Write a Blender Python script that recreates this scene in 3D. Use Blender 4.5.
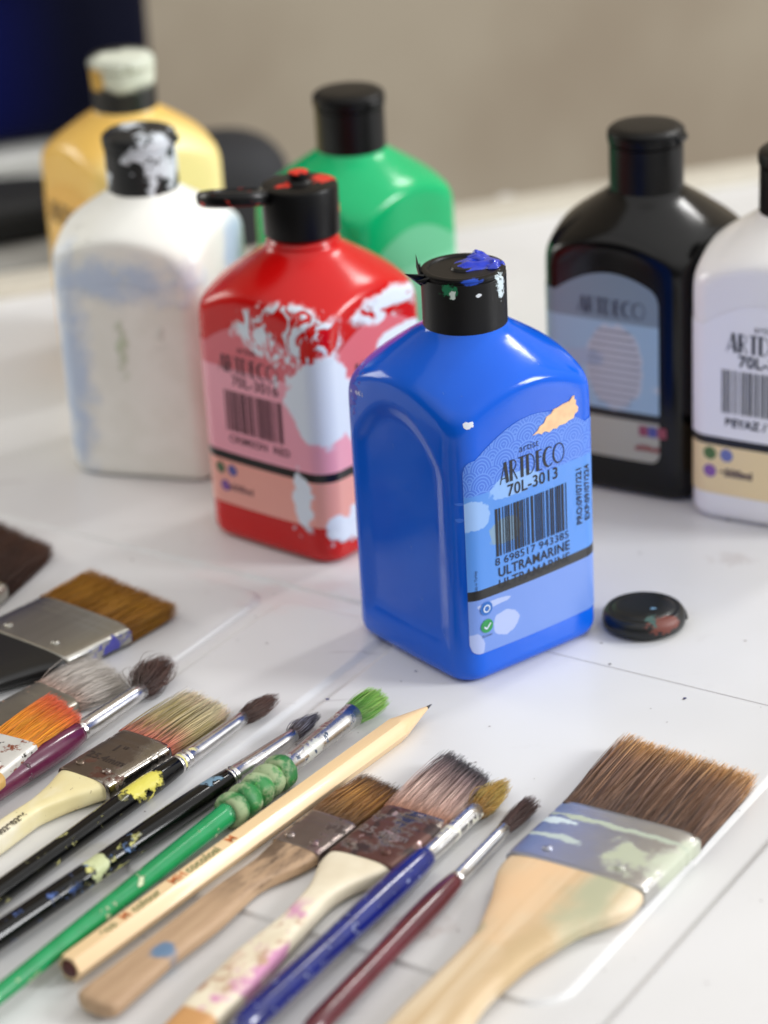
import bpy, math, random
import numpy as np
from mathutils import Vector, Matrix
for o in list(bpy.data.objects): bpy.data.objects.remove(o, do_unlink=True)
S = bpy.context.scene
COL = S.collection
R = math.radians

# ------------------------------------------------------------------ camera
W, H = 768, 1024
F_PX, PITCH, ROLL, CAM_H = 2534.7, R(24.598), R(-3.283), 0.42764
fw = Vector((0, math.cos(PITCH), -math.sin(PITCH)))
rt0 = Vector((1, 0, 0)); up0 = rt0.cross(fw)
rt = rt0*math.cos(ROLL) + up0*math.sin(ROLL)
up = -rt0*math.sin(ROLL) + up0*math.cos(ROLL)
cd = bpy.data.cameras.new('camera'); cam = bpy.data.objects.new('camera', cd); COL.objects.link(cam)
M = Matrix((rt, up, -fw)).transposed().to_4x4(); M.translation = Vector((0, 0, CAM_H))
cam.matrix_world = M
cd.sensor_fit = 'VERTICAL'; cd.sensor_height = 36; cd.sensor_width = 27
cd.lens = F_PX/1024*36; cd.clip_end = 50; cd.clip_start = .01
cd.dof.use_dof = True; cd.dof.focus_distance = 0.846; cd.dof.aperture_fstop = 6.3
S.camera = cam

def at(px, py, z=0.0):
    """the point of the place at height z that the photograph shows at this pixel"""
    d = fw + rt*((px-W/2)/F_PX) + up*((H/2-py)/F_PX)
    return Vector((0, 0, CAM_H)) + d*((z-CAM_H)/d.z)

# ------------------------------------------------------------------ light
wd = bpy.data.worlds.new('World'); S.world = wd; wd.use_nodes = True
# a plain room: brighter overhead and toward the window on the right, dim low down
_nt = wd.node_tree; _bg = _nt.nodes['Background']
_tc = _nt.nodes.new('ShaderNodeTexCoord'); _sx = _nt.nodes.new('ShaderNodeSeparateXYZ'); _nt.links.new(_tc.outputs['Generated'], _sx.inputs[0])
_m = _nt.nodes.new('ShaderNodeMapRange'); _m.interpolation_type = 'SMOOTHSTEP'; _nt.links.new(_sx.outputs[2], _m.inputs[0])
_m.inputs[1].default_value = .02; _m.inputs[2].default_value = .85; _m.inputs[3].default_value = .12; _m.inputs[4].default_value = .84
_a = _nt.nodes.new('ShaderNodeMath'); _a.operation = 'MULTIPLY_ADD'; _nt.links.new(_sx.outputs[0], _a.inputs[0]); _a.inputs[1].default_value = .30; _a.use_clamp = False; _nt.links.new(_m.outputs[0], _a.inputs[2])
_c = _nt.nodes.new('ShaderNodeMath'); _c.operation = 'MAXIMUM'; _c.inputs[1].default_value = .02; _nt.links.new(_a.outputs[0], _c.inputs[0]); _nt.links.new(_c.outputs[0], _bg.inputs[1]); _bg.inputs[0].default_value = (1, .985, .965, 1)
def area(name, loc, target, size, sy, power, color):
    l = bpy.data.lights.new(name, 'AREA'); l.shape = 'RECTANGLE'; l.size = size; l.size_y = sy
    l.energy = power; l.color = color
    o = bpy.data.objects.new(name, l); COL.objects.link(o); o.location = loc
    o.rotation_euler = (Vector(target)-Vector(loc)).to_track_quat('-Z', 'Y').to_euler()
    return o
area('window_light', (3.2, .30, 1.50), (0, .85, 0), .85, 1.15, 75, (.97, .985, 1))
area('window_light', (.95, 1.68, 1.30), (-.05, .72, 0), .15, .38, 5, (1, .99, .97))
area('fill_light', (-.70, 1.30, .34), (-.1, 1.0, .06), .3, .3, 1.5, (1, .98, .92))  # small lamp added low at left to brighten the left white bottle
area('fill_light', (-1.1, .1, 1.3), (0, 1.0, 0), 1.5, 1.5, 1.6, (1, .95, .88))  # broad weak warm fill, added at front left without a known source
S.view_settings.view_transform = 'Standard'; S.view_settings.look = 'None'
S.view_settings.exposure = .33; S.view_settings.gamma = 1
S.render.engine = 'CYCLES'

# ------------------------------------------------------------------ node helpers
def lin(c):
    c = [x/255 for x in c]
    return tuple((x/12.92 if x <= .04045 else ((x+.055)/1.055)**2.4) for x in c)+(1.0,)
class G:
    def __init__(s, name):
        s.m = bpy.data.materials.new(name); s.m.use_nodes = True; s.t = s.m.node_tree
        s.b = s.t.nodes['Principled BSDF']; s._c = None
    def n(s, ty, **kw):
        x = s.t.nodes.new(ty)
        for k, v in kw.items(): setattr(x, k, v)
        return x
    def link(s, a, b): s.t.links.new(a, b)
    def put(s, inp, v):
        if isinstance(v, bpy.types.NodeSocket): s.link(v, inp)
        elif v is not None: inp.default_value = v
    @property
    def co(s):
        if s._c is None: s._c = s.n('ShaderNodeTexCoord').outputs['Object']
        return s._c
    def math(s, op, a, b=None, c=None, clamp=False):
        x = s.n('ShaderNodeMath', operation=op, use_clamp=clamp)
        s.put(x.inputs[0], a)
        if b is not None: s.put(x.inputs[1], b)
        if c is not None: s.put(x.inputs[2], c)
        return x.outputs[0]
    def vm(s, op, a, b=None, out=0):
        x = s.n('ShaderNodeVectorMath', operation=op); s.put(x.inputs[0], a)
        if b is not None: s.put(x.inputs[1], b)
        return x.outputs['Value'] if out == 'v' else x.outputs[0]
    def noise(s, scale, detail=3, rough=.5, stretch=(1, 1, 1), off=(0, 0, 0), dist=0, color=False):
        v = s.vm('MULTIPLY', s.co, stretch); v = s.vm('ADD', v, off)
        x = s.n('ShaderNodeTexNoise'); s.link(v, x.inputs['Vector'])
        x.inputs['Scale'].default_value = scale; x.inputs['Detail'].default_value = detail
        x.inputs['Roughness'].default_value = rough; x.inputs['Distortion'].default_value = dist
        return x.outputs['Color'] if color else x.outputs['Fac']
    def ss(s, v, a, b):
        x = s.n('ShaderNodeMapRange', interpolation_type='SMOOTHSTEP'); s.put(x.inputs[0], v)
        x.inputs[1].default_value = a; x.inputs[2].default_value = b
        return x.outputs[0]
    def mixc(s, f, a, b):
        x = s.n('ShaderNodeMix', data_type='RGBA'); s.put(x.inputs[0], f); s.put(x.inputs[6], a); s.put(x.inputs[7], b)
        return x.outputs[2]
    def mixf(s, f, a, b):
        x = s.n('ShaderNodeMix', data_type='FLOAT'); s.put(x.inputs[0], f); s.put(x.inputs[2], a); s.put(x.inputs[3], b)
        return x.outputs[0]
    def xyz(s):
        x = s.n('ShaderNodeSeparateXYZ'); s.link(s.co, x.inputs[0]); return x.outputs
    def blob(s, c, r, k=.35, ns=150, soft=.08, seed=0):
        nz = s.vm('MULTIPLY', s.vm('SUBTRACT', s.noise(ns, 4, .6, off=(seed, seed*.7, seed*.3), color=True), (.5, .5, .5)), (k*3, k*3, k*3))
        d = s.vm('ADD', s.vm('DIVIDE', s.vm('SUBTRACT', s.co, c), r), nz)
        L = s.vm('LENGTH', d, out='v')
        return s.ss(L, 1+soft, 1-soft)
    def bump(s, h, strength=.3, dist=.001):
        x = s.n('ShaderNodeBump'); x.inputs['Strength'].default_value = strength; x.inputs['Distance'].default_value = dist
        s.put(x.inputs['Height'], h); s.link(x.outputs[0], s.b.inputs['Normal'])
    def fin(s, col, rough=.4, metal=0.0, coat=0, sss=0, ior=None, spec=None):
        s.put(s.b.inputs['Base Color'], col); s.put(s.b.inputs['Roughness'], rough); s.put(s.b.inputs['Metallic'], metal)
        s.b.inputs['Coat Weight'].default_value = coat; s.b.inputs['Coat Roughness'].default_value = .08
        if sss:
            s.b.inputs['Subsurface Weight'].default_value = sss; s.b.inputs['Subsurface Radius'].default_value = (1, 1, 1)
            s.b.inputs['Subsurface Scale'].default_value = .003
        if spec is not None: s.b.inputs['Specular IOR Level'].default_value = spec
        return s.m
_simple = {}
def simple(name, c, rough=.4, metal=0, var=.06, scale=120, **kw):
    if name in _simple: return _simple[name]
    g = G(name); c = lin(c); d = tuple(x*(1-var*3) for x in c[:3])+(1,)
    col = g.mixc(g.noise(scale, 4), d, c)
    _simple[name] = g.fin(col, rough, metal, **kw); return _simple[name]
def layered(name, base, rough=.4, metal=0.0, layers=(), grain=None, coat=0, spec=None, bumps=None, base2=None, nscale=150, sss=0):
    """layers: (mask function, colour, roughness, metallic)"""
    g = G(name); b = lin(base)
    b2 = lin(base2) if base2 else tuple(x*.85 for x in b[:3])+(1,)
    if grain: f = g.noise(grain[0], 5, .65, stretch=grain[1], dist=.4)
    else: f = g.noise(nscale, 4)
    col = g.mixc(g.ss(f, .3, .7), b2, b); ro, me = rough, metal
    hsum = None
    for fn, c, r_, m_ in layers:
        mk = fn(g); col = g.mixc(mk, col, lin(c))
        ro = g.mixf(mk, ro, r_); me = g.mixf(mk, me, m_)
        hsum = mk if hsum is None else g.math('MAXIMUM', hsum, mk)
    if bumps:
        h = g.noise(bumps[0], 4, .6, stretch=bumps[2] if len(bumps) > 2 else (1, 1, 1))
        if hsum is not None: h = g.math('ADD', g.math('MULTIPLY', hsum, .8), g.math('MULTIPLY', h, .6))
        g.bump(h, bumps[1], .0004)
    elif hsum is not None: g.bump(g.math('ADD', hsum, g.math('MULTIPLY', g.math('MULTIPLY', hsum, g.noise(420, 4, .6)), .8)), .7, .0007)
    return g.fin(col, ro, me, coat=coat, sss=sss, spec=spec)
def N_(scale, lo, hi, stretch=(1, 1, 1), seed=0, xr=None):
    def f(g):
        m = g.ss(g.noise(scale, 5, .65, stretch=stretch, off=(seed, seed*.6, 0)), lo, hi)
        if xr:
            x = g.xyz()[0]; e = xr[2] if len(xr) > 2 else .004
            m = g.math('MULTIPLY', m, g.math('MULTIPLY', g.ss(x, xr[0]-e, xr[0]+e), g.ss(x, xr[1]+e, xr[1]-e)))
        return m
    return f
def S_(c, r, scale, lo, hi, stretch=(1, 1, 1), seed=0):
    return lambda g: g.math('MULTIPLY', g.blob(c, r, .35, 120, .15, seed), g.ss(g.noise(scale, 4, .6, stretch=stretch, off=(seed, seed, 0), dist=1.2), lo, hi))
def B_(c, r, k=.35, ns=150, soft=.08, seed=0): return lambda g: g.blob(c, r, k, ns, soft, seed)

# ------------------------------------------------------------------ mesh helpers
def link(name, me, mat, parent=None, smooth=True, bevel=0):
    o = bpy.data.objects.new(name, me); COL.objects.link(o)
    if mat: me.materials.append(mat)
    if smooth: me.polygons.foreach_set('use_smooth', [True]*len(me.polygons))
    if parent is not None: o.parent = parent
    if bevel:
        b = o.modifiers.new('bevel', 'BEVEL'); b.width = bevel; b.segments = 3; b.limit_method = 'ANGLE'
    return o
def mk(name, vs, fs, mat, parent=None, smooth=True, bevel=0, auto=False):
    me = bpy.data.meshes.new(name); me.from_pydata([tuple(map(float, v)) for v in vs], [], [tuple(map(int, f)) for f in fs]); me.validate(); me.update()
    o = link(name, me, mat, parent, smooth, bevel)
    if auto: me.set_sharp_from_angle(angle=R(35))
    return o
def thing(name, label, cat, loc=(0, 0, 0), rz=0, group=None):
    o = bpy.data.objects.new(name, None); COL.objects.link(o); o.location = loc; o.rotation_euler = (0, 0, rz)
    o.empty_display_size = .02
    o['label'] = label; o['category'] = cat
    if group: o['group'] = group
    return o
def tag(o, label, cat, group=None):
    o['label'] = label; o['category'] = cat
    if group: o['group'] = group
    return o
def rings(rs, cap0=True, cap1=True):
    n = len(rs[0]); vs = [p for r in rs for p in r]; fs = []
    for i in range(len(rs)-1):
        for j in range(n):
            k = (j+1) % n; fs.append((i*n+j, i*n+k, (i+1)*n+k, (i+1)*n+j))
    if cap0: fs.append(tuple(range(n))[::-1])
    if cap1: fs.append(tuple((len(rs)-1)*n+j for j in range(n)))
    return vs, fs
def lathe_z(prof, n=64, cx=0, cy=0):
    return rings([[(cx+r*math.cos(2*math.pi*j/n), cy+r*math.sin(2*math.pi*j/n), z) for j in range(n)] for r, z in prof])
def lathe_x(prof, zc, n=32, flat=None):
    """prof: (x, r) or (x, ry, rz) ; axis along x at height zc"""
    rs = []
    for p in prof:
        x, ry = p[0], p[1]; rz_ = p[2] if len(p) > 2 else ry
        rs.append([(x, ry*math.cos(2*math.pi*j/n), zc+rz_*math.sin(2*math.pi*j/n)) for j in range(n)])
    return rings(rs)
def sec_x(st, n=40, e=4.0):
    """superellipse sections (x, yc, hy, zc, hz[, exponent]) along x"""
    rs = []
    for s in st:
        x, yc, hy, zc, hz = s[:5]; ee = s[5] if len(s) > 5 else e
        r = []
        for j in range(n):
            a = 2*math.pi*(j+.5)/n; c, q = math.cos(a), math.sin(a)
            r.append((x, yc+hy*math.copysign(abs(c)**(2/ee), c), zc+hz*math.copysign(abs(q)**(2/ee), q)))
        rs.append(r)
    return rings(rs)
def join(parts):
    V, Fs = [], []
    for v, f in parts:
        o = len(V); V += list(v); Fs += [tuple(i+o for i in q) for q in f]
    return V, Fs
def boxm(x0, x1, y0, y1, z0, z1):
    v = [(x, y, z) for z in (z0, z1) for y in (y0, y1) for x in (x0, x1)]
    return v, [(0, 2, 3, 1), (4, 5, 7, 6), (0, 1, 5, 4), (2, 6, 7, 3), (0, 4, 6, 2), (1, 3, 7, 5)]
def text_mesh(body, size, depth=0.0, bold=0.0, align='CENTER', sx=1.0, font_shear=0):
    c = bpy.data.curves.new('t', 'FONT'); c.body = body; c.size = size; c.align_x = align; c.align_y = 'CENTER'
    c.extrude = depth; c.offset = bold; c.shear = font_shear; c.space_character = 1.05
    o = bpy.data.objects.new('t', c); COL.objects.link(o)
    dg = bpy.context.evaluated_depsgraph_get(); me = bpy.data.meshes.new_from_object(o.evaluated_get(dg))
    bpy.data.objects.remove(o, do_unlink=True); bpy.data.curves.remove(c)
    vs = [(v.co.x*sx, v.co.y) for v in me.vertices]; fs = [tuple(p.vertices) for p in me.polygons]
    bpy.data.meshes.remove(me)
    return vs, fs

# ------------------------------------------------------------------ table (axes: t runs with the brushes, n across them)
TA = R(56); tv = Vector((math.cos(TA), math.sin(TA), 0)); nv = Vector((math.sin(TA), -math.cos(TA), 0))
def nt(n, t, z=0): p = nv*n + tv*t; return (p.x, p.y, z)
def fine(lo, hi, feats, step=.03, fs=.0009, wd_=.006):
    a = set(np.round(np.arange(lo, hi+step, step), 5))
    for c in feats: a |= set(np.round(np.arange(c-wd_, c+wd_+fs, fs), 5))
    return np.array(sorted(a))
ns = fine(-1.35, .25, [-.519, -.4605, -.298, -.281, -.290], wd_=.010)
ts = fine(.35, 1.25, [.512, .517, .697, .699], wd_=.010)
def sdrect(n, t, n0, n1, t0, t1, r):
    qx = np.abs(n-(n0+n1)/2)-(n1-n0)/2+r; qy = np.abs(t-(t0+t1)/2)-(t1-t0)/2+r
    return np.minimum(np.maximum(qx, qy), 0)+np.hypot(np.maximum(qx, 0), np.maximum(qy, 0))-r
def sst(x, a, b): x = np.clip((x-a)/(b-a), 0, 1); return x*x*(3-2*x)
NN, TT = np.meshgrid(ns, ts, indexing='ij')
dA = sdrect(NN, TT, -.456, -.298, .512, 1.6, .012)
dB = sdrect(NN, TT, -.514, -.464, .2, .692, .010)
dC = sdrect(NN, TT, -1.9, -.523, .2, .692, .010)
dD = sdrect(NN, TT, -.281, .9, -1, 3, .002)
dE = sdrect(NN, TT, -1.9, -.45, .703, 3, .008)
dd = np.minimum.reduce([dA, dB, dC, dD, dE])
HH = -.0014*sst(dd, -.0004, .0015)
vs = [nt(NN[i, j], TT[i, j], HH[i, j]) for i in range(len(ns)) for j in range(len(ts))]
m_ = len(ts); fs = [(i*m_+j, (i+1)*m_+j, (i+1)*m_+j+1, i*m_+j+1) for i in range(len(ns)-1) for j in range(m_-1)]
_e0, _e1 = at(0, 300), at(740, 186)
_d = (_e1-_e0).normalized(); _n = Vector((-_d.y, _d.x, 0))
_keep = [(Vector(p)-_e0).dot(_n) < .03 for p in vs]
fs = [f for f in fs if _keep[f[0]] and _keep[f[2]]]
g = G('table_plastic')
cl = g.noise(9, 3); sp = g.noise(900, 2, .5)
c_ = g.mixc(g.ss(cl, .3, .7), lin((213, 213, 213)), lin((221, 221, 222)))
st = g.math('MULTIPLY', g.ss(g.noise(60, 5, .7), .60, .78), .10)
c_ = g.mixc(st, c_, lin((150, 142, 135)))
c_ = g.mixc(g.math('MULTIPLY', g.ss(g.noise(260, 2, .4), .775, .80), .7), c_, lin((95, 85, 85)))
c_ = g.mixc(g.math('MULTIPLY', g.ss(g.noise(120, 3, .5, stretch=(.12, 1.6, 1), off=(3, 1, 0)), .70, .73), .28), c_, lin((150, 140, 140)))
for (px_, py_, rx_, col_, k_, f_) in [(300, 595, .020, (214, 160, 160), .9, .16), (215, 570, .012, (206, 170, 166), 1.2, .12), (730, 560, .008, (150, 130, 120), 1.6, .25), (420, 930, .010, (150, 120, 110), 1.5, .25), (150, 880, .012, (150, 140, 120), 1.3, .2), (90, 850, .010, (170, 160, 110), 1.4, .25)]:
    p_ = at(px_, py_, 0); c_ = g.mixc(g.math('MULTIPLY', g.blob((p_.x, p_.y, 0), (rx_, rx_*.6, .01), k_, 90, .5, px_), f_), c_, lin(col_))
for a_, o_ in ((.6, 1), (-.35, 7)):
    m_a = g.n('ShaderNodeMapping'); g.link(g.co, m_a.inputs[0]); m_a.inputs['Rotation'].default_value = (0, 0, a_); m_a.inputs['Scale'].default_value = (6, 900, 1); m_a.inputs['Location'].default_value = (o_, o_, 0)
    n_a = g.n('ShaderNodeTexNoise'); g.link(m_a.outputs[0], n_a.inputs[0]); n_a.inputs['Scale'].default_value = 1.0; n_a.inputs['Detail'].default_value = 1
    c_ = g.mixc(g.math('MULTIPLY', g.math('MULTIPLY', g.ss(n_a.outputs['Fac'], .80, .84), g.ss(g.noise(14, 2, off=(o_, 0, 0)), .5, .6)), .35), c_, lin((150, 144, 140)))
g.bump(g.noise(700, 2), .03, .0002)
table_mat = g.fin(c_, g.mixf(cl, .27, .40), coat=.0)
tab = mk('table', vs, fs, table_mat); tab['kind'] = 'structure'
# joints between the table's panels
gm = simple('joint_dark', (150, 143, 143), .8)
parts = []
def strip(n0, t0, n1, t1, w, z):
    a, b = Vector(nt(n0, t0, z)), Vector(nt(n1, t1, z)); d = (b-a).normalized(); s_ = Vector((-d.y, d.x, 0))*w/2
    parts.append(([tuple(a-s_), tuple(b-s_), tuple(b+s_), tuple(a+s_)], [(0, 1, 2, 3)]))
strip(-.44, .699, -.2812, .699, .00022, .00012); strip(-.28, .699, .2, .6985, .00022, .00012)
v, f = join(parts); jo = mk('joint_line', v, f, gm, tab, smooth=False)
# tiny dried paint specks on the table
sp_parts = {}
for (px, py, r_, m_n) in [(327, 699, .0006, 'speck_navy'), (685, 698, .0005, 'speck_navy'), (416, 671, .0004, 'speck_navy'), (684, 699, .0004, 'speck_dark'), (610, 664, .0004, 'speck_dark'), (728, 520, .0005, 'speck_dark'), (640, 553, .0004, 'speck_dark')]+[(random.Random(i).uniform(120, 768), random.Random(i+99).uniform(520, 1020), .00018+.0002*random.Random(i+7).random(), 'speck_soft') for i in range(46)]:
    p = at(px, py, .0002); k = 9; an = random.Random(int(px))
    sp_parts.setdefault(m_n, []).append(([(p.x+r_*an.uniform(.7, 1.3)*math.cos(2*math.pi*i/k)*1.3, p.y+r_*an.uniform(.7, 1.3)*math.sin(2*math.pi*i/k), .0002) for i in range(k)], [tuple(range(k))]))
for kx, pr in sp_parts.items():
    v, f = join(pr); mk('paint_speck', v, f, simple(kx, (30, 40, 110) if 'navy' in kx else (150, 140, 140) if 'soft' in kx else (60, 50, 50), .6), tab, smooth=False)

# ------------------------------------------------------------------ background: rim, wall, things at the back
e0, e1 = at(0, 300), at(740, 186)
ed = (e1-e0); ea = math.atan2(ed.y, ed.x)
t_ = thing('table_rim', 'pale cream raised rim along the far edge of the white table', 'rim', e0, ea)
v, f = boxm(-1.2, 1.6, .0, .030, -.012, .0045); mk('rim', v, f, simple('rim_cream', (206, 200, 186), .5), t_, bevel=.003)
# wall
g = G('wall_plaster')
c_ = g.mixc(g.ss(g.noise(4.5, 3), .35, .65), lin((157, 143, 124)), lin((172, 160, 141)))
g.bump(g.noise(160, 4), .1, .001)
wm = g.fin(c_, .85)
wo = e0 + Vector((-math.sin(ea), math.cos(ea), 0))*.42
wv = []
for (x, z) in [(-2.5, -1), (3.5, -1), (3.5, 2.2), (-2.5, 2.2)]: wv.append((x, 0, z))
w_ = mk('wall', wv+[(x, .08, z) for x, _, z in wv], [(0, 1, 2, 3), (7, 6, 5, 4), (0, 4, 5, 1), (1, 5, 6, 2), (2, 6, 7, 3), (3, 7, 4, 0)], wm, smooth=False)
w_.location = (wo.x, wo.y, 0); w_.rotation_euler = (0, 0, ea)
tag(w_, 'plain beige wall behind the table, far out of focus', 'wall')
# side shelf behind the table at the left (grey surface the dark bags sit on)
p = at(20, 270, 0); q = Vector((math.cos(ea), math.sin(ea), 0)); qn = Vector((-q.y, q.x, 0))
t_ = thing('side_cabinet', 'grey cabinet top behind the far left edge of the table', 'cabinet', e0+qn*.058, ea)
v, f = boxm(-.9, .085, 0, .30, -.5, -.002); mk('cabinet', v, f, simple('cabinet_grey', (150, 148, 142), .5), t_, bevel=.004)
def softbox(name, label, cat, c, dims, rz, mat, e=3.2, dome=.25, rows=20, group=None):
    """a soft sided bag standing on its base: rounded plan, bulging top"""
    rs = []; w, d, h = dims
    for i in range(rows+1):
        u = i/rows; z = h*(1-(1-u)**1.25) if False else h*math.sin(u*math.pi/2)
        k = (1-(math.sin(u*math.pi/2))**5)**(1/3.2) if u < 1 else .0
        k = max(k, .02)*(1-.05*math.cos(u*6))
        r = []
        for j in range(48):
            a = 2*math.pi*j/48; cc, q_ = math.cos(a), math.sin(a)
            r.append((w/2*k*math.copysign(abs(cc)**(2/e), cc), d/2*k*math.copysign(abs(q_)**(2/e), q_), z))
        rs.append(r)
    v, f = rings(rs); t = thing(name, label, cat, c, rz, group)
    b = mk('bag_body', v, f, mat, t)
    # zip seam round the bag
    pr = []
    for i in range(49):
        a = 2*math.pi*i/48; cc, q_ = math.cos(a), math.sin(a); z = h*.62; k = 1.01*(1-(.62)**5)**(1/3.2)
        pr.append((w/2*k*math.copysign(abs(cc)**(2/e), cc), d/2*k*math.copysign(abs(q_)**(2/e), q_), z))
    vs_ = []; fs_ = []
    for i, p_ in enumerate(pr): vs_ += [(p_[0]*1.012, p_[1]*1.02, p_[2]-.003), (p_[0]*1.012, p_[1]*1.02, p_[2]+.003)]
    for i in range(48): fs_.append((2*i, 2*i+2, 2*i+3, 2*i+1))
    mk('zip', vs_, fs_, simple('zip_black', (16, 16, 18), .5), t)
    return t
blackfab = simple('black_fabric', (30, 31, 36), .75, scale=400)
z_s = 0.0
c1 = at(5, 250, 0)+qn*.03
softbox('pouch', 'low black pouch at the far left behind the yellow bottle', 'pouch', (c1.x-.03, c1.y, z_s), (.16, .06, .024), ea, simple('black_matte', (14, 14, 15), .7), e=4)
c2 = at(217, 262, 0)
softbox('round_bag', 'rounded black bag behind the red and yellow bottles', 'bag', (c2.x, c2.y+.03, z_s), (.078, .06, .060), ea, blackfab, e=2.6)
c3 = at(0, 200, 0)
t_ = thing('storage_box', 'white box behind the black pouch with a navy bag on it', 'box', (c3.x-.10, c3.y+.045, -.002), ea)
v, f = boxm(-.12, .175, -.05, .05, 0, .016); mk('box_body', v, f, simple('white_card', (205, 205, 200), .5), t_, bevel=.004)
v, f = boxm(-.123, .178, -.053, .053, .011, .0185); mk('lid', v, f, simple('white_card', (205, 205, 200), .5), t_, bevel=.003)
t_ = thing('navy_backpack', 'large navy blue bag in the top left corner against the beige wall', 'bag', (c3.x-.076, c3.y+.055, .0185), ea)
v, f = sec_x([(-.2, 0, .04, .16, .15), (-.19, 0, .045, .16, .158), (.12, 0, .05, .16, .16), (.150, 0, .046, .155, .156), (.160, 0, .034, .155, .145)], e=5)
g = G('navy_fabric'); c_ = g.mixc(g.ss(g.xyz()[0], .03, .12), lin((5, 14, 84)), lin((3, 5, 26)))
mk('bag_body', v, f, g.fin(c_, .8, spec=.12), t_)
v, f = boxm(-.19, .1, -.060, -.052, .10, .108); mk('zip', v, f, simple('zip_black', (16, 16, 18), .5), t_, bevel=.001)

# ------------------------------------------------------------------ paint bottles
HA = .0328                       # half side of the square body
DOME = [(0, .2), (.080, .075), (.088, .0570), (.0935, .0485), (.098, .0440), (.102, .0402), (.1065, .0350), (.111, .0288), (.1150, .0228), (.1178, .0184), (.1196, .0156), (.1215, .0140), (.130, .0138)]
dz, dr = np.array([p[1-1] for p in DOME]), np.array([p[1] for p in DOME])
def dome_r(z):
    zs = np.linspace(-.0012, .0012, 7)+z
    return float(np.mean(np.interp(zs, dz, dr)))
def square_pt(nface=30, ncorner=10, rc=.0095, a=HA):
    """rounded square, starting in the middle of the -x face and running round counter clockwise; returns points"""
    P = []
    for k in range(4):
        an = math.pi + k*math.pi/2          # -x, -y, +x, +y
        nx, ny = math.cos(an), math.sin(an); ux, uy = -ny, nx
        L = a-rc
        for i in range(nface):
            u = -L+2*L*i/nface; bulge = .0006*(1-(u/L)**2)
            P.append(((a+bulge)*nx+u*ux, (a+bulge)*ny+u*uy))
        for i in range(ncorner):
            b = math.pi/2*i/ncorner; cxp, cyp = (a-rc)*nx+L*ux, (a-rc)*ny+L*uy
            P.append((cxp+rc*(math.cos(b)*nx+math.sin(b)*ux), cyp+rc*(math.cos(b)*ny+math.sin(b)*uy)))
    return P
SQ = square_pt()
def body_point(x, y, z, off=0.0, recess=()):
    rho = math.hypot(x, y); k = 24
    Rz = dome_r(z); r = (rho**-k + Rz**-k)**(-1/k)
    rb = .0055
    if z < rb: r -= rb-math.sqrt(max(rb*rb-(rb-z)**2, 0))
    s = (r+off)/rho; X, Y = x*s, y*s
    for nx, ny in recess:
        d_ = X*nx+Y*ny; u = -X*ny+Y*nx
        top = .099-.022*(abs(u)/.0255)**2.2
        q = min(.0255-abs(u), z-.010, top-z)
        if d_ > .02 and q > -.003:
            w_ = min(max((q+.001)/.0085, 0), 1); w_ = w_*w_*(3-2*w_)
            X -= nx*.0018*w_; Y -= ny*.0018*w_
    return X, Y
def body_mesh(recess=()):
    zs = list(np.concatenate([[0, .0004, .0010, .0018, .0028, .0040, .0055], np.linspace(.009, .080, 30), np.linspace(.0815, .1225, 42)]))
    rs = [[(*body_point(x, y, z, 0, recess), z) for x, y in SQ] for z in zs]
    return rings(rs)
def label_mesh(i0, i1, zlo, zhi, off=.00022, arch=True, rcorner=.004):
    """label shell wrapping perimeter samples i0..i1; the top follows the shoulder arch"""
    rows = 60; V = []; Fs = []
    idx = list(np.arange(i0, i1+.001, .5)); n = len(SQ)
    per = [0.0]
    def pt(i):
        a, b = SQ[int(math.floor(i)) % n], SQ[int(math.floor(i)+1) % n]; t = i-math.floor(i)
        return a[0]*(1-t)+b[0]*t, a[1]*(1-t)+b[1]*t
    P = [pt(i) for i in idx]
    for a, b in zip(P[:-1], P[1:]): per.append(per[-1]+math.hypot(b[0]-a[0], b[1]-a[1]))
    Lt = per[-1]
    for (x, y), s in zip(P, per):
        rho = math.hypot(x, y)
        if arch: top = zhi - .0105*((min(rho, .041)-HA)/(.041-HA))**1.0
        else: top = zhi
        e = min(s, Lt-s); c0 = 0.0
        if e < rcorner: c0 = rcorner-math.sqrt(max(rcorner**2-(rcorner-e)**2, 0))
        lo, hi = zlo+c0, top-c0
        for j in range(rows+1):
            z = lo+(hi-lo)*j/rows; X, Y = body_point(x, y, z, off); V.append((X, Y, z))
    for i in range(len(P)-1):
        for j in range(rows):
            a = i*(rows+1)+j; Fs.append((a, a+rows+1, a+rows+2, a+1))
    return V, Fs
def face_place(vs2, k, u0, z0, off=.0005, rot=0):
    """map flat (u, v) drawing onto body face k (0: -y, -1: -x, 1: +x), u to the right as seen from outside"""
    an = k*math.pi/2; out = []
    c, s = math.cos(rot), math.sin(rot)
    for p in vs2:
        u, v = c*p[0]-s*p[1]+u0, s*p[0]+c*p[1]+z0
        b = .0006*max(1-(u/(HA-.0095))**2, 0) if abs(u) < HA else 0
        x, y = u, -(HA+b+off)
        # round the corner
        L = HA-.0095
        if abs(u) > L:
            t = (abs(u)-L)/.0095; x = math.copysign(L+(.0095+off)*math.sin(t), u); y = -(L+(.0095+off)*math.cos(t))
        out.append((x*math.cos(an)-y*math.sin(an), x*math.sin(an)+y*math.cos(an), v))
    return out
ink = simple('label_ink', (22, 24, 34), .5, var=.02)
def decal(name, drawing, k, u0, z0, mat, parent, off=.0004, rot=0):
    v, f = drawing
    return mk(name, face_place(v, k, u0, z0, off, rot), f, mat, parent, smooth=False)
def quad(x0, y0, x1, y1): return [(x0, y0), (x1, y0), (x1, y1), (x0, y1)], [(0, 1, 2, 3)]
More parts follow.
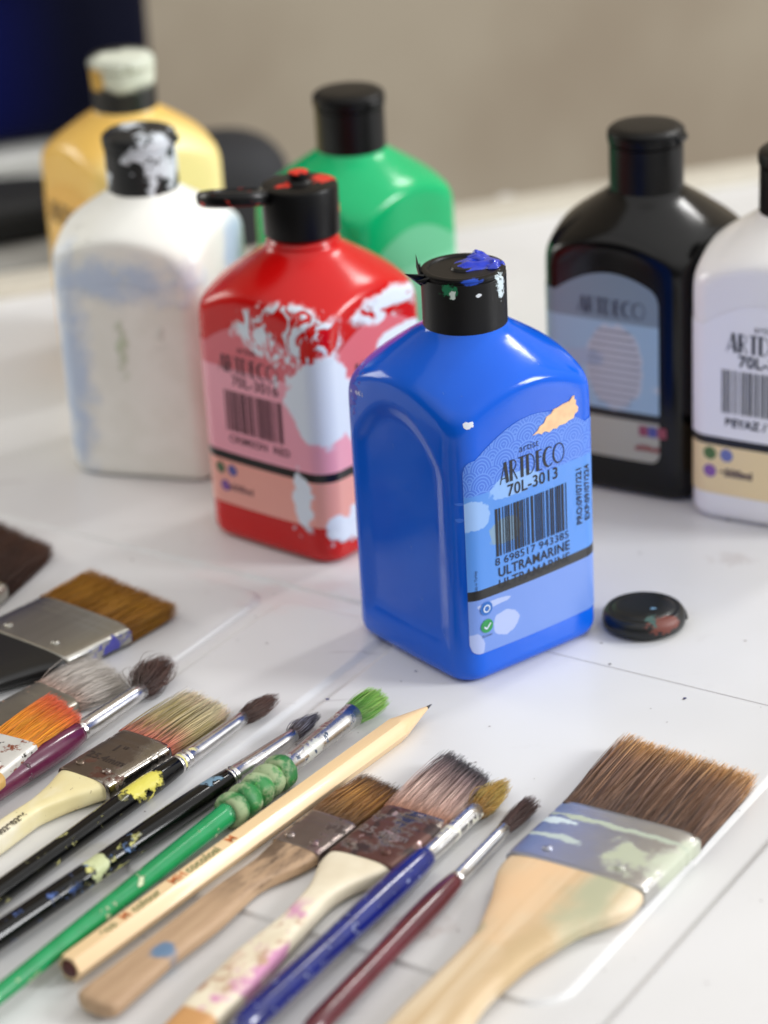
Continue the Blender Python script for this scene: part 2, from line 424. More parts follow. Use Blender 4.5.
def polyline(pts, w):
    V, Fs = [], []
    for i, (a, b) in enumerate(zip(pts[:-1], pts[1:])):
        dx, dy = b[0]-a[0], b[1]-a[1]; l = math.hypot(dx, dy) or 1; nx, ny = -dy/l, dx/l
        w0 = w(i) if callable(w) else w; w1 = w(i+1) if callable(w) else w
        o = len(V); V += [(a[0]-nx*w0/2, a[1]-ny*w0/2), (b[0]-nx*w1/2, b[1]-ny*w1/2), (b[0]+nx*w1/2, b[1]+ny*w1/2), (a[0]+nx*w0/2, a[1]+ny*w0/2)]
        Fs.append((o, o+1, o+2, o+3))
    return V, Fs
def deco_word(word, h, gap=.10, sx=.9):
    """tall display lettering with one heavy and one hairline stroke"""
    T, t = .20, .05; out = []; x = 0
    def arc(cx, cy, rx, ry, a0, a1, wf, n=24):
        pts = [(cx+rx*math.cos(a0+(a1-a0)*i/n), cy+ry*math.sin(a0+(a1-a0)*i/n)) for i in range(n+1)]
        return polyline(pts, lambda i: wf(a0+(a1-a0)*i/n))
    for ch in word:
        L = []; w = .6
        if ch == 'A': w = .62; L = [polyline([(0, 0), (.36, 1)], t), polyline([(.36, 1), (.52, 0)], T), quad(.10, .22, .46, .27)]
        elif ch == 'R': w = .56; L = [quad(0, 0, T, 1), arc(T, .74, .26, .24, -math.pi/2, math.pi/2, lambda a: t), polyline([(.24, .5), (.52, 0)], t*1.3)]
        elif ch == 'T': w = .50; L = [quad(.16, 0, .16+T, 1), quad(0, .94, .52, 1.0)]
        elif ch == 'D': w = .66; L = [quad(0, 0, T, 1), arc(T, .5, .40, .475, -math.pi/2, math.pi/2, lambda a: t)]
        elif ch == 'E': w = .46; L = [quad(0, 0, T, 1), quad(T, .94, .42, 1), quad(T, .62, .38, .67), quad(T, 0, .42, .06)]
        elif ch == 'C': w = .66; L = [arc(.42, .5, .36, .46, R(50), R(310), lambda a: t+.15*max(0, -math.cos(a)))]
        elif ch == 'O': w = .90; L = [arc(.44, .5, .40, .46, 0, 2*math.pi, lambda a: t+.07*max(0, -math.cos(a)), 36)]
        v, f = join(L); out.append(([(p[0]+x, p[1]) for p in v], f)); x += w+gap
    v, f = join(out); x -= gap
    return [((p[0]-x/2)*h*sx, (p[1]-.5)*h) for p in v], f
def barcode(w, h, seed=3, tall=True):
    rn = random.Random(seed); x = -w/2; P = []
    m = w/95
    while x < w/2-m:
        b = m*rn.choice([1, 1, 2, 2, 3]); P.append(quad(x, -h/2, min(x+b, w/2), h/2)); x += b+m*rn.choice([1, 1, 1.4, 2, 2.6])
    return join(P)
def disc2(r, n=24, r_in=0, cx=0, cy=0, ry=None):
    ry = ry or r
    if not r_in: return [(cx+r*math.cos(2*math.pi*i/n), cy+ry*math.sin(2*math.pi*i/n)) for i in range(n)], [tuple(range(n))]
    v = []; 
    for i in range(n):
        a = 2*math.pi*i/n; v += [(cx+r*math.cos(a), cy+ry*math.sin(a)), (cx+r_in*math.cos(a), cy+r_in*math.sin(a))]
    return v, [(2*i, 2*((i+1) % n), 2*((i+1) % n)+1, 2*i+1) for i in range(n)]
def splat2(r, ry, seed, n=40, j=.16):
    rn = random.Random(seed); ph = [rn.uniform(0, 6.28) for _ in range(6)]; am = [rn.uniform(.3, 1)*j/(i*.5+1) for i in range(6)]
    v = []
    for i in range(n):
        a = 2*math.pi*i/n; k = 1+sum(am[q]*math.sin((q+2)*a+ph[q]) for q in range(6))
        v.append((r*k*math.cos(a), ry*k*math.sin(a)))
    return v, [tuple(range(n))]

def cap_parts(root, z0, lid='closed', mat=None, zscale=1.0):
    rc = .0148
    prof = [(rc-.0012, z0), (rc, z0+.0006), (rc, z0+.0195), (rc-.0004, z0+.0208), (rc-.0015, z0+.0212)]
    if lid == 'closed':
        v, f = lathe_z([(rc-.0006, z0), (rc, z0+.0008), (rc, z0+.0190), (rc-.0006, z0+.0194)])
        c = mk('cap', v, f, mat, root, auto=True)
        v, f = lathe_z([(rc-.0003, z0+.0196), (rc+.0005, z0+.0200), (rc+.0007, z0+.0230), (rc+.0003, z0+.0246), (rc-.0012, z0+.0258), (rc-.004, z0+.0262), (.003, z0+.0263)])
        mk('lid', v, f, mat, c, auto=True)
        v, f = boxm(-.004, .004, -rc-.0016, -rc+.001, z0+.0205, z0+.0235)
        mk('thumb_tab', v, f, mat, c, bevel=.0008)
        return c
    if lid == 'torn':
        v, f = lathe_z([(rc-.0006, z0), (rc, z0+.0008), (rc, z0+.0188), (rc-.0006, z0+.0192), (rc-.0006, z0+.0197), (rc-.0001, z0+.0201), (rc-.0003, z0+.0208), (rc-.0013, z0+.0212), (rc-.0024, z0+.0210), (rc-.0028, z0+.0204), (.0045, z0+.0204), (.004, z0+.0212), (.0015, z0+.0212)])
        return mk('cap', v, f, mat, root, auto=True)
    v, f = lathe_z([(rc-.0006, z0), (rc, z0+.0008), (rc, z0+.0185), (rc-.0005, z0+.0197), (rc-.002, z0+.0203), (.0060, z0+.0203), (.0050, z0+.0207), (.0042, z0+.0215), (.0040, z0+.0245), (.0030, z0+.0250), (.0018, z0+.0250)])
    return mk('cap', v, f, mat, root, auto=True)

def bottle(label, loc, rot, body_mat, cap_mat, lid='closed', recess=(), neck=.0, group=None, cz=.1196):
    t = thing('paint_bottle', label, 'paint bottle', loc, rot, group)
    v, f = body_mesh(recess); mk('body', v, f, body_mat, t)
    v, f = lathe_z([(.0132, .118), (.0132, .1212), (.0143, .1216), (.0143, .1226), (.0132, .1232), (.0132, .126)], 48)
    mk('neck', v, f, body_mat, t)
    c = cap_parts(t, cz, lid, cap_mat)
    return t, c

def label_mat(name, top, mid, low, stripe_z, band_z, zc=.0885, rings_col=None, layers=(), rough=.3, stripe=(18, 18, 22), split_corner=None, sw=.0036, alpha=1):
    g = G(name); z = g.xyz()[2]
    col = g.mixc(g.ss(z, stripe_z-.0001, stripe_z+.0001), lin(low), lin(mid))
    tc = lin(top)
    if rings_col:
        # fish scale arcs: concentric rings about a staggered lattice
        x_, y_, z_ = g.xyz(); u = g.math('ADD', x_, g.math('MULTIPLY', y_, -1.0))
        cell = .0105; prev = None
        for k, (ou, ov) in enumerate([(0, 0), (.5, .5)]):
            uu = g.math('SUBTRACT', g.math('FRACT', g.math('ADD', g.math('DIVIDE', u, cell), ou)), .5)
            vv = g.math('FRACT', g.math('ADD', g.math('DIVIDE', z, cell*.62), ov))
            vv = g.math('MULTIPLY', vv, .62)
            r_ = g.math('SQRT', g.math('ADD', g.math('MULTIPLY', uu, uu), g.math('MULTIPLY', vv, vv)))
            ring = g.math('GREATER_THAN', g.math('SINE', g.math('MULTIPLY', r_, 56)), .3)
            inside = g.math('LESS_THAN', r_, .5)
            if prev is None: prev = ring
            else: prev = g.mixf(inside, prev, ring)
        tc = g.mixc(g.math('MULTIPLY', prev, .75), lin(top), lin(rings_col))
    col = g.mixc(g.ss(z, band_z-.0001, band_z+.0001), col, tc)
    s_ = g.math('MULTIPLY', g.ss(z, stripe_z-sw/2-.0001, stripe_z-sw/2+.0001), g.ss(z, stripe_z+sw/2+.0001, stripe_z+sw/2-.0001))
    col = g.mixc(s_, col, lin(stripe))
    ro = rough
    for fn, c, r_, m_ in layers:
        mk_ = fn(g); col = g.mixc(mk_, col, lin(c)); ro = g.mixf(mk_, ro, r_)
    return g.fin(col, ro)

GB = 'paint bottles standing on the white table'
def base_at(px, py, ztop):
    p = at(px, py, ztop); return (p.x, p.y, 0)
# --- blue bottle (front)
blue_body = layered('blue_paint_bottle', (14, 98, 222), .14, 0, base2=(10, 90, 214), nscale=15, coat=0, spec=.34, bumps=(38, .55), layers=[
    (N_(420, .70, .74, (1, 1, .3), 4), (40, 110, 220), .45, 0),
    (B_((-.0305, -.0305, .0640), (.002, .002, .0008), .4, 500), (60, 120, 235), .2, 0), (B_((-.0305, -.0305, .0700), (.002, .002, .0006), .4, 500), (60, 120, 235), .2, 0),
    (B_((-.026, -.0315, .0985), (.002, .002, .0012), .5, 900), (230, 235, 245), .3, 0),
    (B_((-.0315, .024, .0975), (.003, .006, .0016), .6, 700, seed=4), (225, 225, 240), .4, 0),
    (B_((-.031, .029, .0985), (.006, .008, .010), .9, 420, seed=7), (60, 60, 190), .3, 0)])
black_cap_blue = layered('cap_black_with_chips', (9, 9, 10), .38, 0, spec=.28, nscale=80, bumps=(300, .12), layers=[
    (B_((-.0128, -.0074, .1365), (.0030, .003, .0022), 1.0, 520, .2, 2), (30, 120, 80), .4, 0),
    (B_((-.0120, -.0086, .1352), (.0011, .0011, .0016), .8, 900, .2, 5), (215, 230, 220), .4, 0),
    (B_((.0051, -.0139, .1366), (.0024, .002, .0044), 1.3, 600, .25, 8), (205, 220, 225), .4, 0),
    (B_((-.0050, -.0139, .1347), (.0011, .001, .0006), .5, 900, .2, 9), (230, 235, 240), .4, 0),
    (B_((-.0072, -.0129, .1396), (.0046, .003, .0010), .5, 400, .2, 12), (40, 80, 190), .35, 0)])
BLUE_LOC = base_at(463, 266, .1407)
t, c = bottle('blue paint bottle with torn open cap and barcode label, front and centre', BLUE_LOC, R(36.6), blue_body, black_cap_blue, 'torn', recess=((-1, 0), (1, 0)), group=GB)
# label runs from just after the front corner over face 0 and round the right corner
i_c = 40                                     # index where face -y starts
lm = label_mat('blue_label', (62, 112, 216), (82, 142, 226), (112, 146, 222), .0348, .0725, rings_col=(104, 150, 232), sw=.0037, layers=[
    (B_((-.014, -.0312, .0175+.0035), (.0058, .01, .0050), .25, 160, .05, 1), (176, 192, 236), .5, 0),
    (B_((-.0285, -.0312, .0150), (.0052, .01, .0050), .3, 200, .05, 2), (170, 186, 234), .5, 0),
    (B_((-.027, -.0312, .0645), (.0080, .01, .0056), .3, 150, .05, 3), (146, 184, 238), .5, 0),
    (B_((-.008, -.0312, .0720), (.0125, .01, .0042), .35, 160, .05, 6), (140, 182, 240), .5, 0),
    (B_((-.013, -.0312, .0560), (.0070, .01, .0055), .35, 160, .05, 7), (128, 160, 190), .5, 0),
    (B_((-.019, -.0312, .0300), (.0080, .01, .0012), .4, 300, .05, 8), (176, 192, 236), .5, 0),
    (B_((.0305, -.0285, .0540), (.0012, .003, .0012), .3, 300, .05, 9), (190, 215, 246), .5, 0)])
v, f = label_mesh(i_c-4.0, i_c+46, .0120, .0960); lb = mk('label', v, f, lm, t)
decal('lettering', deco_word('ARTDECO', .0078, .06, .80), 0, .0002, .0775, ink, lb)
decal('lettering', text_mesh('artist', .0040, bold=-.00004), 0, -.0015, .0842, ink, lb)
decal('lettering', text_mesh('70L-3013', .0061, bold=.00006, sx=.96), 0, .000, .0702, ink, lb)
decal('barcode', barcode(.0335, .0180, 5), 0, -.0005, .0562, ink, lb)
decal('lettering', text_mesh('8 698517 943385', .0040, sx=1.15), 0, -.001, .0450, ink, lb)
decal('lettering', text_mesh('ULTRAMARINE', .0051, bold=.00007, sx=.94), 0, -.0003, .0407, ink, lb)
decal('lettering', text_mesh('ULTRAMARINE', .0051, bold=.00007, sx=.94), 0, -.0003, .0360, ink, lb, off=.0003)
decal('lettering', text_mesh('PRO:09/07/221', .0036, bold=.00006, sx=.95), 0, .0215, .0580, ink, lb, rot=math.pi/2)
decal('lettering', text_mesh('EXP:09/07/224', .0036, bold=.00006, sx=.95), 0, .0255, .0580, ink, lb, rot=math.pi/2)
decal('lettering', text_mesh('Made in Turkey', .0014, sx=.95), 0, -.0262, .0400, ink, lb, rot=math.pi/2)
# stripe carried over the second line of lettering
decal('stripe', quad(-.0302, -.00185, .0345, .00185), 0, 0, .0330, simple('stripe_black', (20, 20, 24), .4), lb, off=.00055) if False else None
dots = [( -.0225, .0290, (40, 110, 200), True), (-.0225, .0222, (40, 150, 80), False)]
for u, z, cc, ring in dots:
    decal('recycling_mark', disc2(.0026), 0, u, z, simple('mark_%d' % cc[0] + str(ring), cc, .4), lb)
    if ring: decal('recycling_mark', disc2(.0015, r_in=.0010), 0, u, z, simple('mark_white', (215, 230, 250), .4), lb, off=.0006)
    else: decal('recycling_mark', polyline([(-.0014, 0), (-.0003, -.0010), (.0014, .0009)], .0006), 0, u, z, simple('mark_white', (215, 230, 250), .4), lb, off=.0006)
decal('lettering', text_mesh('Grüner', .0014), 0, -.0225, .0185, ink, lb)
# peach chip of dried paint on the shoulder face
rn = random.Random(4)
pe = [(-.0105, -.0050), (-.0085, -.0035), (-.0078, -.0020), (-.0060, -.0012), (-.0050, .0012), (-.0030, .0020), (-.0020, .0034), (.0000, .0036), (.0020, .0042), (.0045, .0044), (.0058, .0060), (.0066, .0062), (.0064, .0046), (.0072, .0040), (.0070, .0020), (.0080, .0004), (.0078, -.0016), (.0066, -.0022), (.0060, -.0040), (.0040, -.0042), (.0028, -.0050), (.0000, -.0048), (-.0010, -.0058), (-.0024, -.0052), (-.0040, -.0062), (-.0058, -.0050), (-.0072, -.0058), (-.0084, -.0048)]
pe = [(x*1.15, y*.80) for x, y in pe]
pv = face_place(pe, 0, .0125, .0915, .0005); pv2 = face_place(pe, 0, .0125, .0915, -.001); n_ = len(pe)
mk('paint_chip', pv+pv2, [tuple(range(n_))]+[((i+1) % n_, i, i+n_, (i+1) % n_+n_) for i in range(n_)], layered('peach_paint', (250, 205, 160), .5, nscale=300, bumps=(500, .3)), t, smooth=False)
# wet blue paint on the cap, torn hinge spikes
def lump(name, cx, cy, z, rx, ry, h, seed, mat, parent, n=26):
    V, Fs = [], []; rnp = np.random.RandomState(seed); ph = rnp.uniform(0, 6.28, (7, 3)); fr = rnp.uniform(.8, 3.2, (7, 2))
    for i in range(n+1):
        for j in range(n+1):
            u, v_ = i/n*2-1, j/n*2-1; uu = u*math.sqrt(1-v_*v_/2); vv = v_*math.sqrt(1-u*u/2)
            a = math.atan2(vv, uu); k = 1+.14*math.sin(2*a+ph[0, 0])+.10*math.sin(3*a+ph[1, 0])+.05*math.sin(7*a+ph[2, 0])
            r2 = uu*uu+vv*vv; w = sum(math.sin(fr[q, 0]*uu*2.0+ph[q, 1])*math.sin(fr[q, 1]*vv*2.0+ph[q, 2]) for q in range(7))/3
            V.append((cx+rx*uu*k, cy+ry*vv*k, z+h*max(0, 1-r2)**.45*(.70+.38*w)-.0001))
    for i in range(n):
        for j in range(n): a = i*(n+1)+j; Fs.append((a, a+n+1, a+n+2, a+1))
    return mk(name, V, Fs, mat, parent)
wet = simple('wet_blue_paint', (20, 55, 200), .18, coat=.5)
zt = .1196+.0204
lump('wet_paint', .0050, -.0005, zt, .0088, .0060, .0022, 3, wet, c)
lump('wet_paint', .0095, .0030, zt+.0004, .0036, .0050, .0030, 5, wet, c)
lump('wet_paint', .0090, -.0062, zt+.0003, .0040, .0034, .0018, 8, wet, c)
def spike(pts, parent, mat):
    # pts: base a, base b, tip (each xyz), thin but solid
    a, b, tp = map(Vector, pts); nrm = (b-a).cross(tp-a).normalized()*.0004
    mid = (a+b)/2*.5+tp*.5+nrm*2
    V = [a-nrm, b-nrm, tp, a+nrm, b+nrm, mid]
    return [tuple(x) for x in V], [(0, 1, 2), (3, 5, 4), (3, 2, 5), (4, 5, 2), (0, 3, 4, 1), (0, 2, 3), (1, 4, 2)]
# spikes toward the camera's left: local direction
def loc_dir(deg, r, z): return (r*math.cos(R(deg)), r*math.sin(R(deg)), z)
sp = [spike((loc_dir(137, .0150, zt-.003), loc_dir(160, .0150, zt-.002), loc_dir(150, .0162, zt+.0068)), c, None),
      spike((loc_dir(128, .0148, zt-.002), loc_dir(150, .0148, zt), loc_dir(133, .0150, zt+.002)), c, None),
      spike((loc_dir(150, .0146, zt-.005), loc_dir(165, .0146, zt), loc_dir(160, .0212, zt+.0012)), c, None),
      spike((loc_dir(165, .0146, zt-.003), loc_dir(178, .0146, zt), loc_dir(168, .0186, zt-.0012)), c, None)]
v, f = join(sp); mk('torn_hinge', v, f, simple('cap_black_plain', (9, 9, 10), .38, spec=.28), c, smooth=False)
for k, (sx_, sy_, mt) in enumerate([(9, 150, (205, 225, 215))]):
    pass

# --- red bottle
RZ = .1226
W_ = (222, 232, 244)
red_layers = [
    (S_((-.030, -.0150, .0950), (.016, .022, .0125), 120, .50, .54, (1, 1, .6), 1), W_, .45, 0),
    (S_((.008, -.030, .0985), (.020, .012, .0065), 110, .44, .47, (.6, 1, 1.4), 2), W_, .45, 0),
    (B_((-.028, -.0290, .069), (.0130, .014, .0180), .32, 80, .05, 3), W_, .45, 0),
    (B_((-.008, -.0330, .060), (.017, .012, .012), .35, 80, .05, 4), W_, .45, 0),
    (B_((-.030, -.020, .0265), (.010, .0058, .0135), .7, 170, .10, 5), W_, .45, 0),
    (B_((-.018, -.032, .0150), (.015, .010, .0075), .5, 130, .06, 6), W_, .45, 0),
    (B_((.014, -.032, .083), (.016, .010, .005), .3, 110, .06, 9), W_, .45, 0),
    (S_((-.034, -.014, .080), (.006, .012, .013), 120, .54, .57, (1, 1.2, .6), 11), W_, .45, 0)]
red_body = layered('red_paint_bottle', (206, 10, 10), .22, 0, base2=(196, 8, 9), nscale=20, spec=.4, layers=red_layers)
red_cap = layered('cap_black_red_paint', (9, 9, 10), .36, 0, spec=.28, layers=[
    (B_((.0089, -.0052, .1452), (.0055, .0045, .0014), .8, 400, .2, 1), (215, 50, 35), .35, 0),
    (B_((.0089, -.0118, .1345), (.0022, .002, .0022), .4, 400, .2, 7), (215, 50, 35), .35, 0),
    (B_((-.0068, .0024, .1454), (.0032, .0026, .0013), .7, 400, .2, 2), (215, 50, 35), .35, 0),
    (B_((0, 0, .1500), (.005, .004, .0012), .8, 400, .2, 3), (215, 50, 35), .35, 0)])
RED_LOC = base_at(299, 182, (.1250+.0203)*.978)
t, c = bottle('red paint bottle with flipped lid and white paint splashes', RED_LOC, R(50), red_body, red_cap, 'open', group=GB, cz=.1250)
t.scale = (1, 1, .978)
lm = label_mat('red_label', (216, 106, 118), (238, 164, 182), (234, 164, 152), .0378, .0765, sw=.0038, layers=red_layers, stripe=(16, 14, 16))
v, f = label_mesh(-20, i_c+38, .0165, .0965); lb = mk('label', v, f, lm, t)
decal('label_panel', quad(-.013, -.018, .0245, .0185), -1, -.001, .0535, simple('panel_pink', (214, 138, 160), .35), lb, off=.00032) if False else None
decal('lettering', deco_word('ARTDECO', .0072, .06), -1, -.003, .0785, simple('ink_red_label', (74, 42, 54), .5), lb)
decal('lettering', text_mesh('70L-3016', .0060, bold=.00005), -1, .000, .0714, simple('ink_red_label', (74, 42, 54), .5), lb)
decal('barcode', barcode(.0300, .0175, 9), -1, -.0015, .0583, simple('ink_red_label', (74, 42, 54), .5), lb)
decal('lettering', text_mesh('CRIMSON  RED', .0044, bold=.000055), -1, .000, .0460, simple('ink_red_label', (74, 42, 54), .5), lb)
decal('lettering', text_mesh('artist', .0044), -1, -.003, .0855, simple('ink_red_label', (74, 42, 54), .5), lb)
for u, z, cc in [(-.022, .0318, (90, 110, 80)), (-.0155, .0318, (90, 90, 160)), (-.020, .0243, (130, 80, 160))]:
    decal('recycling_mark', disc2(.0024), -1, u, z, simple('mark_r%d' % cc[0] + str(cc[1]), cc, .4), lb)
decal('lettering', text_mesh('e500ml', .0042, bold=.00005), -1, -.0115, .0243, simple('ink_purple', (70, 45, 70), .5), lb)
decal('lettering', deco_word('ARTDECO', .0100, .06), 0, .006, .0755, simple('ink_red_label', (74, 42, 54), .5), lb)
# flipped lid, seen edge on, hinged at camera left of the cap
d_left = -rt.copy(); d_left.z = 0; d_left.normalize(); a_left = math.atan2(d_left.y, d_left.x)-R(50)+R(8)
def lid_flip(parent, z0, ang, mat):
    V, Fs = lathe_z([(.0100, -.0034), (.0130, -.0032), (.0146, -.0022), (.0150, -.0002), (.0149, .0014), (.0140, .0026), (.0126, .0028), (.0118, .0006), (.002, .0006)], 48)
    tilt = Matrix.Rotation(R(-3), 4, (0, 1, 0)) @ Matrix.Rotation(R(14), 4, (1, 0, 0))
    Mx = Matrix.Rotation(ang, 4, 'Z') @ Matrix.Translation((.0245, 0, z0)) @ tilt
    V = [tuple(Mx @ Vector(p)) for p in V]
    o = mk('lid', V, Fs, mat, parent, auto=True)
    hv, hf = boxm(.010, .0165, -.004, .004, -.0022, .0006)
    hv = [tuple(Matrix.Rotation(ang, 4, 'Z') @ Matrix.Translation((0, 0, z0)) @ Vector(p)) for p in hv]
    mk('hinge', hv, hf, mat, parent, bevel=.0008)
    return o
lid_flip(c, .1250+.0165, a_left, layered('lid_black_red_paint', (9, 9, 10), .32, 0, spec=.3, layers=[(N_(260, .60, .63, seed=3), (205, 50, 35), .35, 0)]))

# --- white bottle, left
def lightbottle_layers(seed):
    return [(B_((-.030, .002, .0905), (.012, .034, .0085), .9, 70, .6, 1), (198, 213, 235), .5, 0), (B_((-.034, .026, .045), (.010, .0085, .048), .9, 70, .6, 5), (196, 211, 234), .5, 0), (B_((.012, -.034, .093), (.012, .012, .014), .5, 60, .5, 8), (198, 213, 236), .5, 0), (N_(50, .62, .72, seed=seed+9), (226, 226, 218), .5, 0),
            (B_((-.033, .002, .060), (.004, .002, .010), 1.4, 260, .5, seed), (206, 216, 190), .5, 0)]
white_body = layered('white_stained_bottle', (246, 246, 240), .4, 0, base2=(240, 240, 232), nscale=40, layers=lightbottle_layers(2.0), sss=.0)
white_cap = layered('cap_black_white_paint', (24, 26, 28), .4, 0, layers=[(N_(75, .52, .56, seed=5), (215, 222, 230), .5, 0), (B_((.006, -.013, .134), (.007, .006, .009), .4, 200, .1, 2), (205, 215, 228), .5, 0), (B_((.007, -.0135, .134), (.0025, .004, .004), .3, 200, .1, 2), (150, 150, 90), .5, 0)])
t, c = bottle('white paint bottle stained with pale blue, behind the red one', base_at(138, 129, (.1196+.0262)*.980), R(72), white_body, white_cap, group=GB)
t.scale = (1, 1, .980)
v, f = label_mesh(-18, i_c+30, .0120, .090, off=.0002); mk('label', v, f, layered('white_label', (246, 246, 240), .45, 0, base2=(238, 238, 230), nscale=60, layers=lightbottle_layers(2.0)), t)
# --- yellow bottle
yel = layered('yellow_paint_bottle', (238, 194, 98), .3, 0, base2=(230, 182, 86), nscale=20, coat=.2, layers=[(B_((.006, -.034, .085), (.036, .016, .06), .2, 60, .5, 2), (250, 232, 158), .35, 0)])  # paler right face: its brighter lighting is put into the colour
yc = layered('cap_pale_green_paint', (28, 28, 26), .4, 0, layers=[(B_((-.003, -.010, .141), (.017, .016, .0110), .30, 120, .15, 3), (208, 212, 196), .5, 0), (B_((-.014, -.002, .136), (.004, .006, .006), .6, 200, .15, 3), (190, 150, 60), .5, 0)])
t, c = bottle('yellow paint bottle at the back left with pale green cap', base_at(120, 52, .1196+.0262), R(33), yel, yc, group=GB)
v, f = label_mesh(-18, 28, .0120, .0915); lb = mk('label', v, f, label_mat('yellow_label', (232, 182, 88), (238, 194, 110), (214, 160, 80), .0330, .070), t)
decal('lettering', deco_word('ARTDECO', .0100, .06), -1, 0, .0745, ink, lb)
decal('lettering', text_mesh('70L', .0120, bold=.0008), -1, 0, .0600, ink, lb)
# --- green bottle
grn = layered('green_paint_bottle', (8, 182, 112), .2, 0, base2=(6, 168, 100), nscale=20, spec=.4)
t, c = bottle('green paint bottle behind the red bottle with black closed cap', base_at(348, 89, .1196+.0262), R(46), grn, simple('cap_black_plain', (9, 9, 10), .38, spec=.28), group=GB)
v, f = label_mesh(-18, i_c+38, .0120, .0920); mk('label', v, f, label_mat('green_label', (96, 190, 140), (120, 205, 160), (150, 205, 170), .0330, .074), t)
# --- black bottle
blk = layered('black_paint_bottle', (8, 8, 9), .16, 0, base2=(6, 6, 7), nscale=20, coat=0, spec=.35)
t, c = bottle('black paint bottle with grey label behind the blue one', base_at(646, 124, .1196+.0262), R(58), blk, simple('cap_black_plain', (9, 9, 10), .38, spec=.28), group=GB)
lm = label_mat('black_label', (126, 144, 158), (158, 188, 210), (176, 176, 162), .0355, .0745, sw=.0036, layers=[
    (B_((-.032, -.001, .056), (.01, .0125, .0185), .18, 90, .06, 1), (196, 200, 206), .5, 0),
    (B_((-.032, .014, .058), (.01, .010, .004), .5, 90, .3, 1), (165, 180, 200), .5, 0),
    (B_((-.032, -.023, .048), (.01, .006, .0016), .4, 90, .3, 4), (190, 200, 210), .5, 0)])
v, f = label_mesh(-14, 22+6, .0165, .0955); lb = mk('label', v, f, lm, t)
decal('lettering', deco_word('ARTDECO', .0070, .06), -1, 0, .0805, simple('ink_grey', (52, 58, 76), .5), lb)
for q in range(11):
    wq = .023*math.sqrt(max(.05, 1-((q-5)/6.4)**2)); decal('lettering', quad(-wq/2, -.0004, wq/2, .0004), -1, .001, .0705-.0030*q, simple('ink_grey2', (138, 144, 154), .5), lb)
for u, cc in [(.0135, (150, 70, 96)), (.0175, (84, 88, 160)), (.0215, (160, 76, 90))]:
    decal('printed_mark', quad(-.0019, -.0022, .0019, .0022), -1, u, .0300, simple('mark_b%d' % cc[0] + str(u), cc, .4), lb)
decal('lettering', text_mesh('e500ml', .0034, bold=.0002), -1, .0150, .0225, simple('ink_red', (150, 70, 70), .5), lb)
# --- white bottle at the right edge
rw = layered('white_paint_bottle', (250, 249, 247), .25, 0, base2=(246, 244, 241), nscale=20, coat=.2, sss=0)
t, c = bottle('white paint bottle with barcode label cut off by the right edge', base_at(799, 146, .1196+.0262), R(60), rw, simple('cap_black_plain', (9, 9, 10), .38, spec=.28), group=GB)
v, f = label_mesh(-20, i_c+30, .0120, .0930); lb = mk('label', v, f, label_mat('white_right_label', (248, 248, 250), (250, 250, 252), (248, 224, 172), .0345, .096), t)
decal('lettering', deco_word('ARTDECO', .0078, .06), -1, .001, .0765, ink, lb)
decal('lettering', text_mesh('artist', .0040), -1, .0, .0830, ink, lb)
decal('lettering', text_mesh('70L-3001', .0064, bold=.0002), -1, .002, .0690, ink, lb)
decal('barcode', barcode(.0330, .0180, 13), -1, -.001, .0560, ink, lb)
decal('lettering', text_mesh('BEYAZ / WHITE', .0046, bold=.0002), -1, .0005, .0430, ink, lb)
for u, z, cc in [(-.0225, .0290, (90, 125, 70)), (-.0155, .0290, (120, 130, 190)), (-.0225, .0215, (150, 100, 180))]:
    decal('recycling_mark', disc2(.0027), -1, u, z, simple('mark_w%d' % cc[0] + str(cc[1]), cc, .4), lb)
decal('lettering', text_mesh('e500ml', .0044, bold=.0002), -1, -.0115, .0215, simple('ink_purple', (70, 45, 70), .5), lb)

# --- loose lid lying on the table
LL = at(644, 615, .004)
lmat = layered('loose_lid_black', (13, 18, 20), .34, 0, bumps=(260, .1), layers=[
    (B_((.0062, -.0118, .0058), (.0070, .0044, .0026), .8, 420, .15, 1), (112, 58, 48), .5, 0),
    (B_((.0016, -.0110, .0068), (.0022, .0028, .0018), 1.2, 500, .2, 2), (60, 92, 86), .5, 0),
    (B_((.0030, -.0035, .0078), (.0010, .0007, .002), .6, 500, .2, 3), (110, 150, 180), .5, 0),
    (B_((-.0138, .0030, .0050), (.0016, .0016, .0010), .4, 500, .2, 3), (150, 150, 70), .5, 0)])
t = thing('bottle_lid', 'round black loose lid with brown paint lying beside the blue bottle', 'lid', (LL.x, LL.y, 0))
v, f = lathe_z([(.0110, .0004), (.0133, .0006), (.0146, .0014), (.0150, .0032), (.0148, .0050), (.0138, .0066), (.0122, .0074), (.0116, .0071), (.0111, .0075), (.0090, .0080), (.0045, .0082), (.001, .0082)], 64)
v = [(x*1.02, y, z+.00005) for x, y, z in v]; mk('lid_shell', v, f, lmat, t)
v, f = boxm(.0138, .0158, -.003, .003, .0022, .0042); mk('thumb_tab', v, f, lmat, t, bevel=.0008)

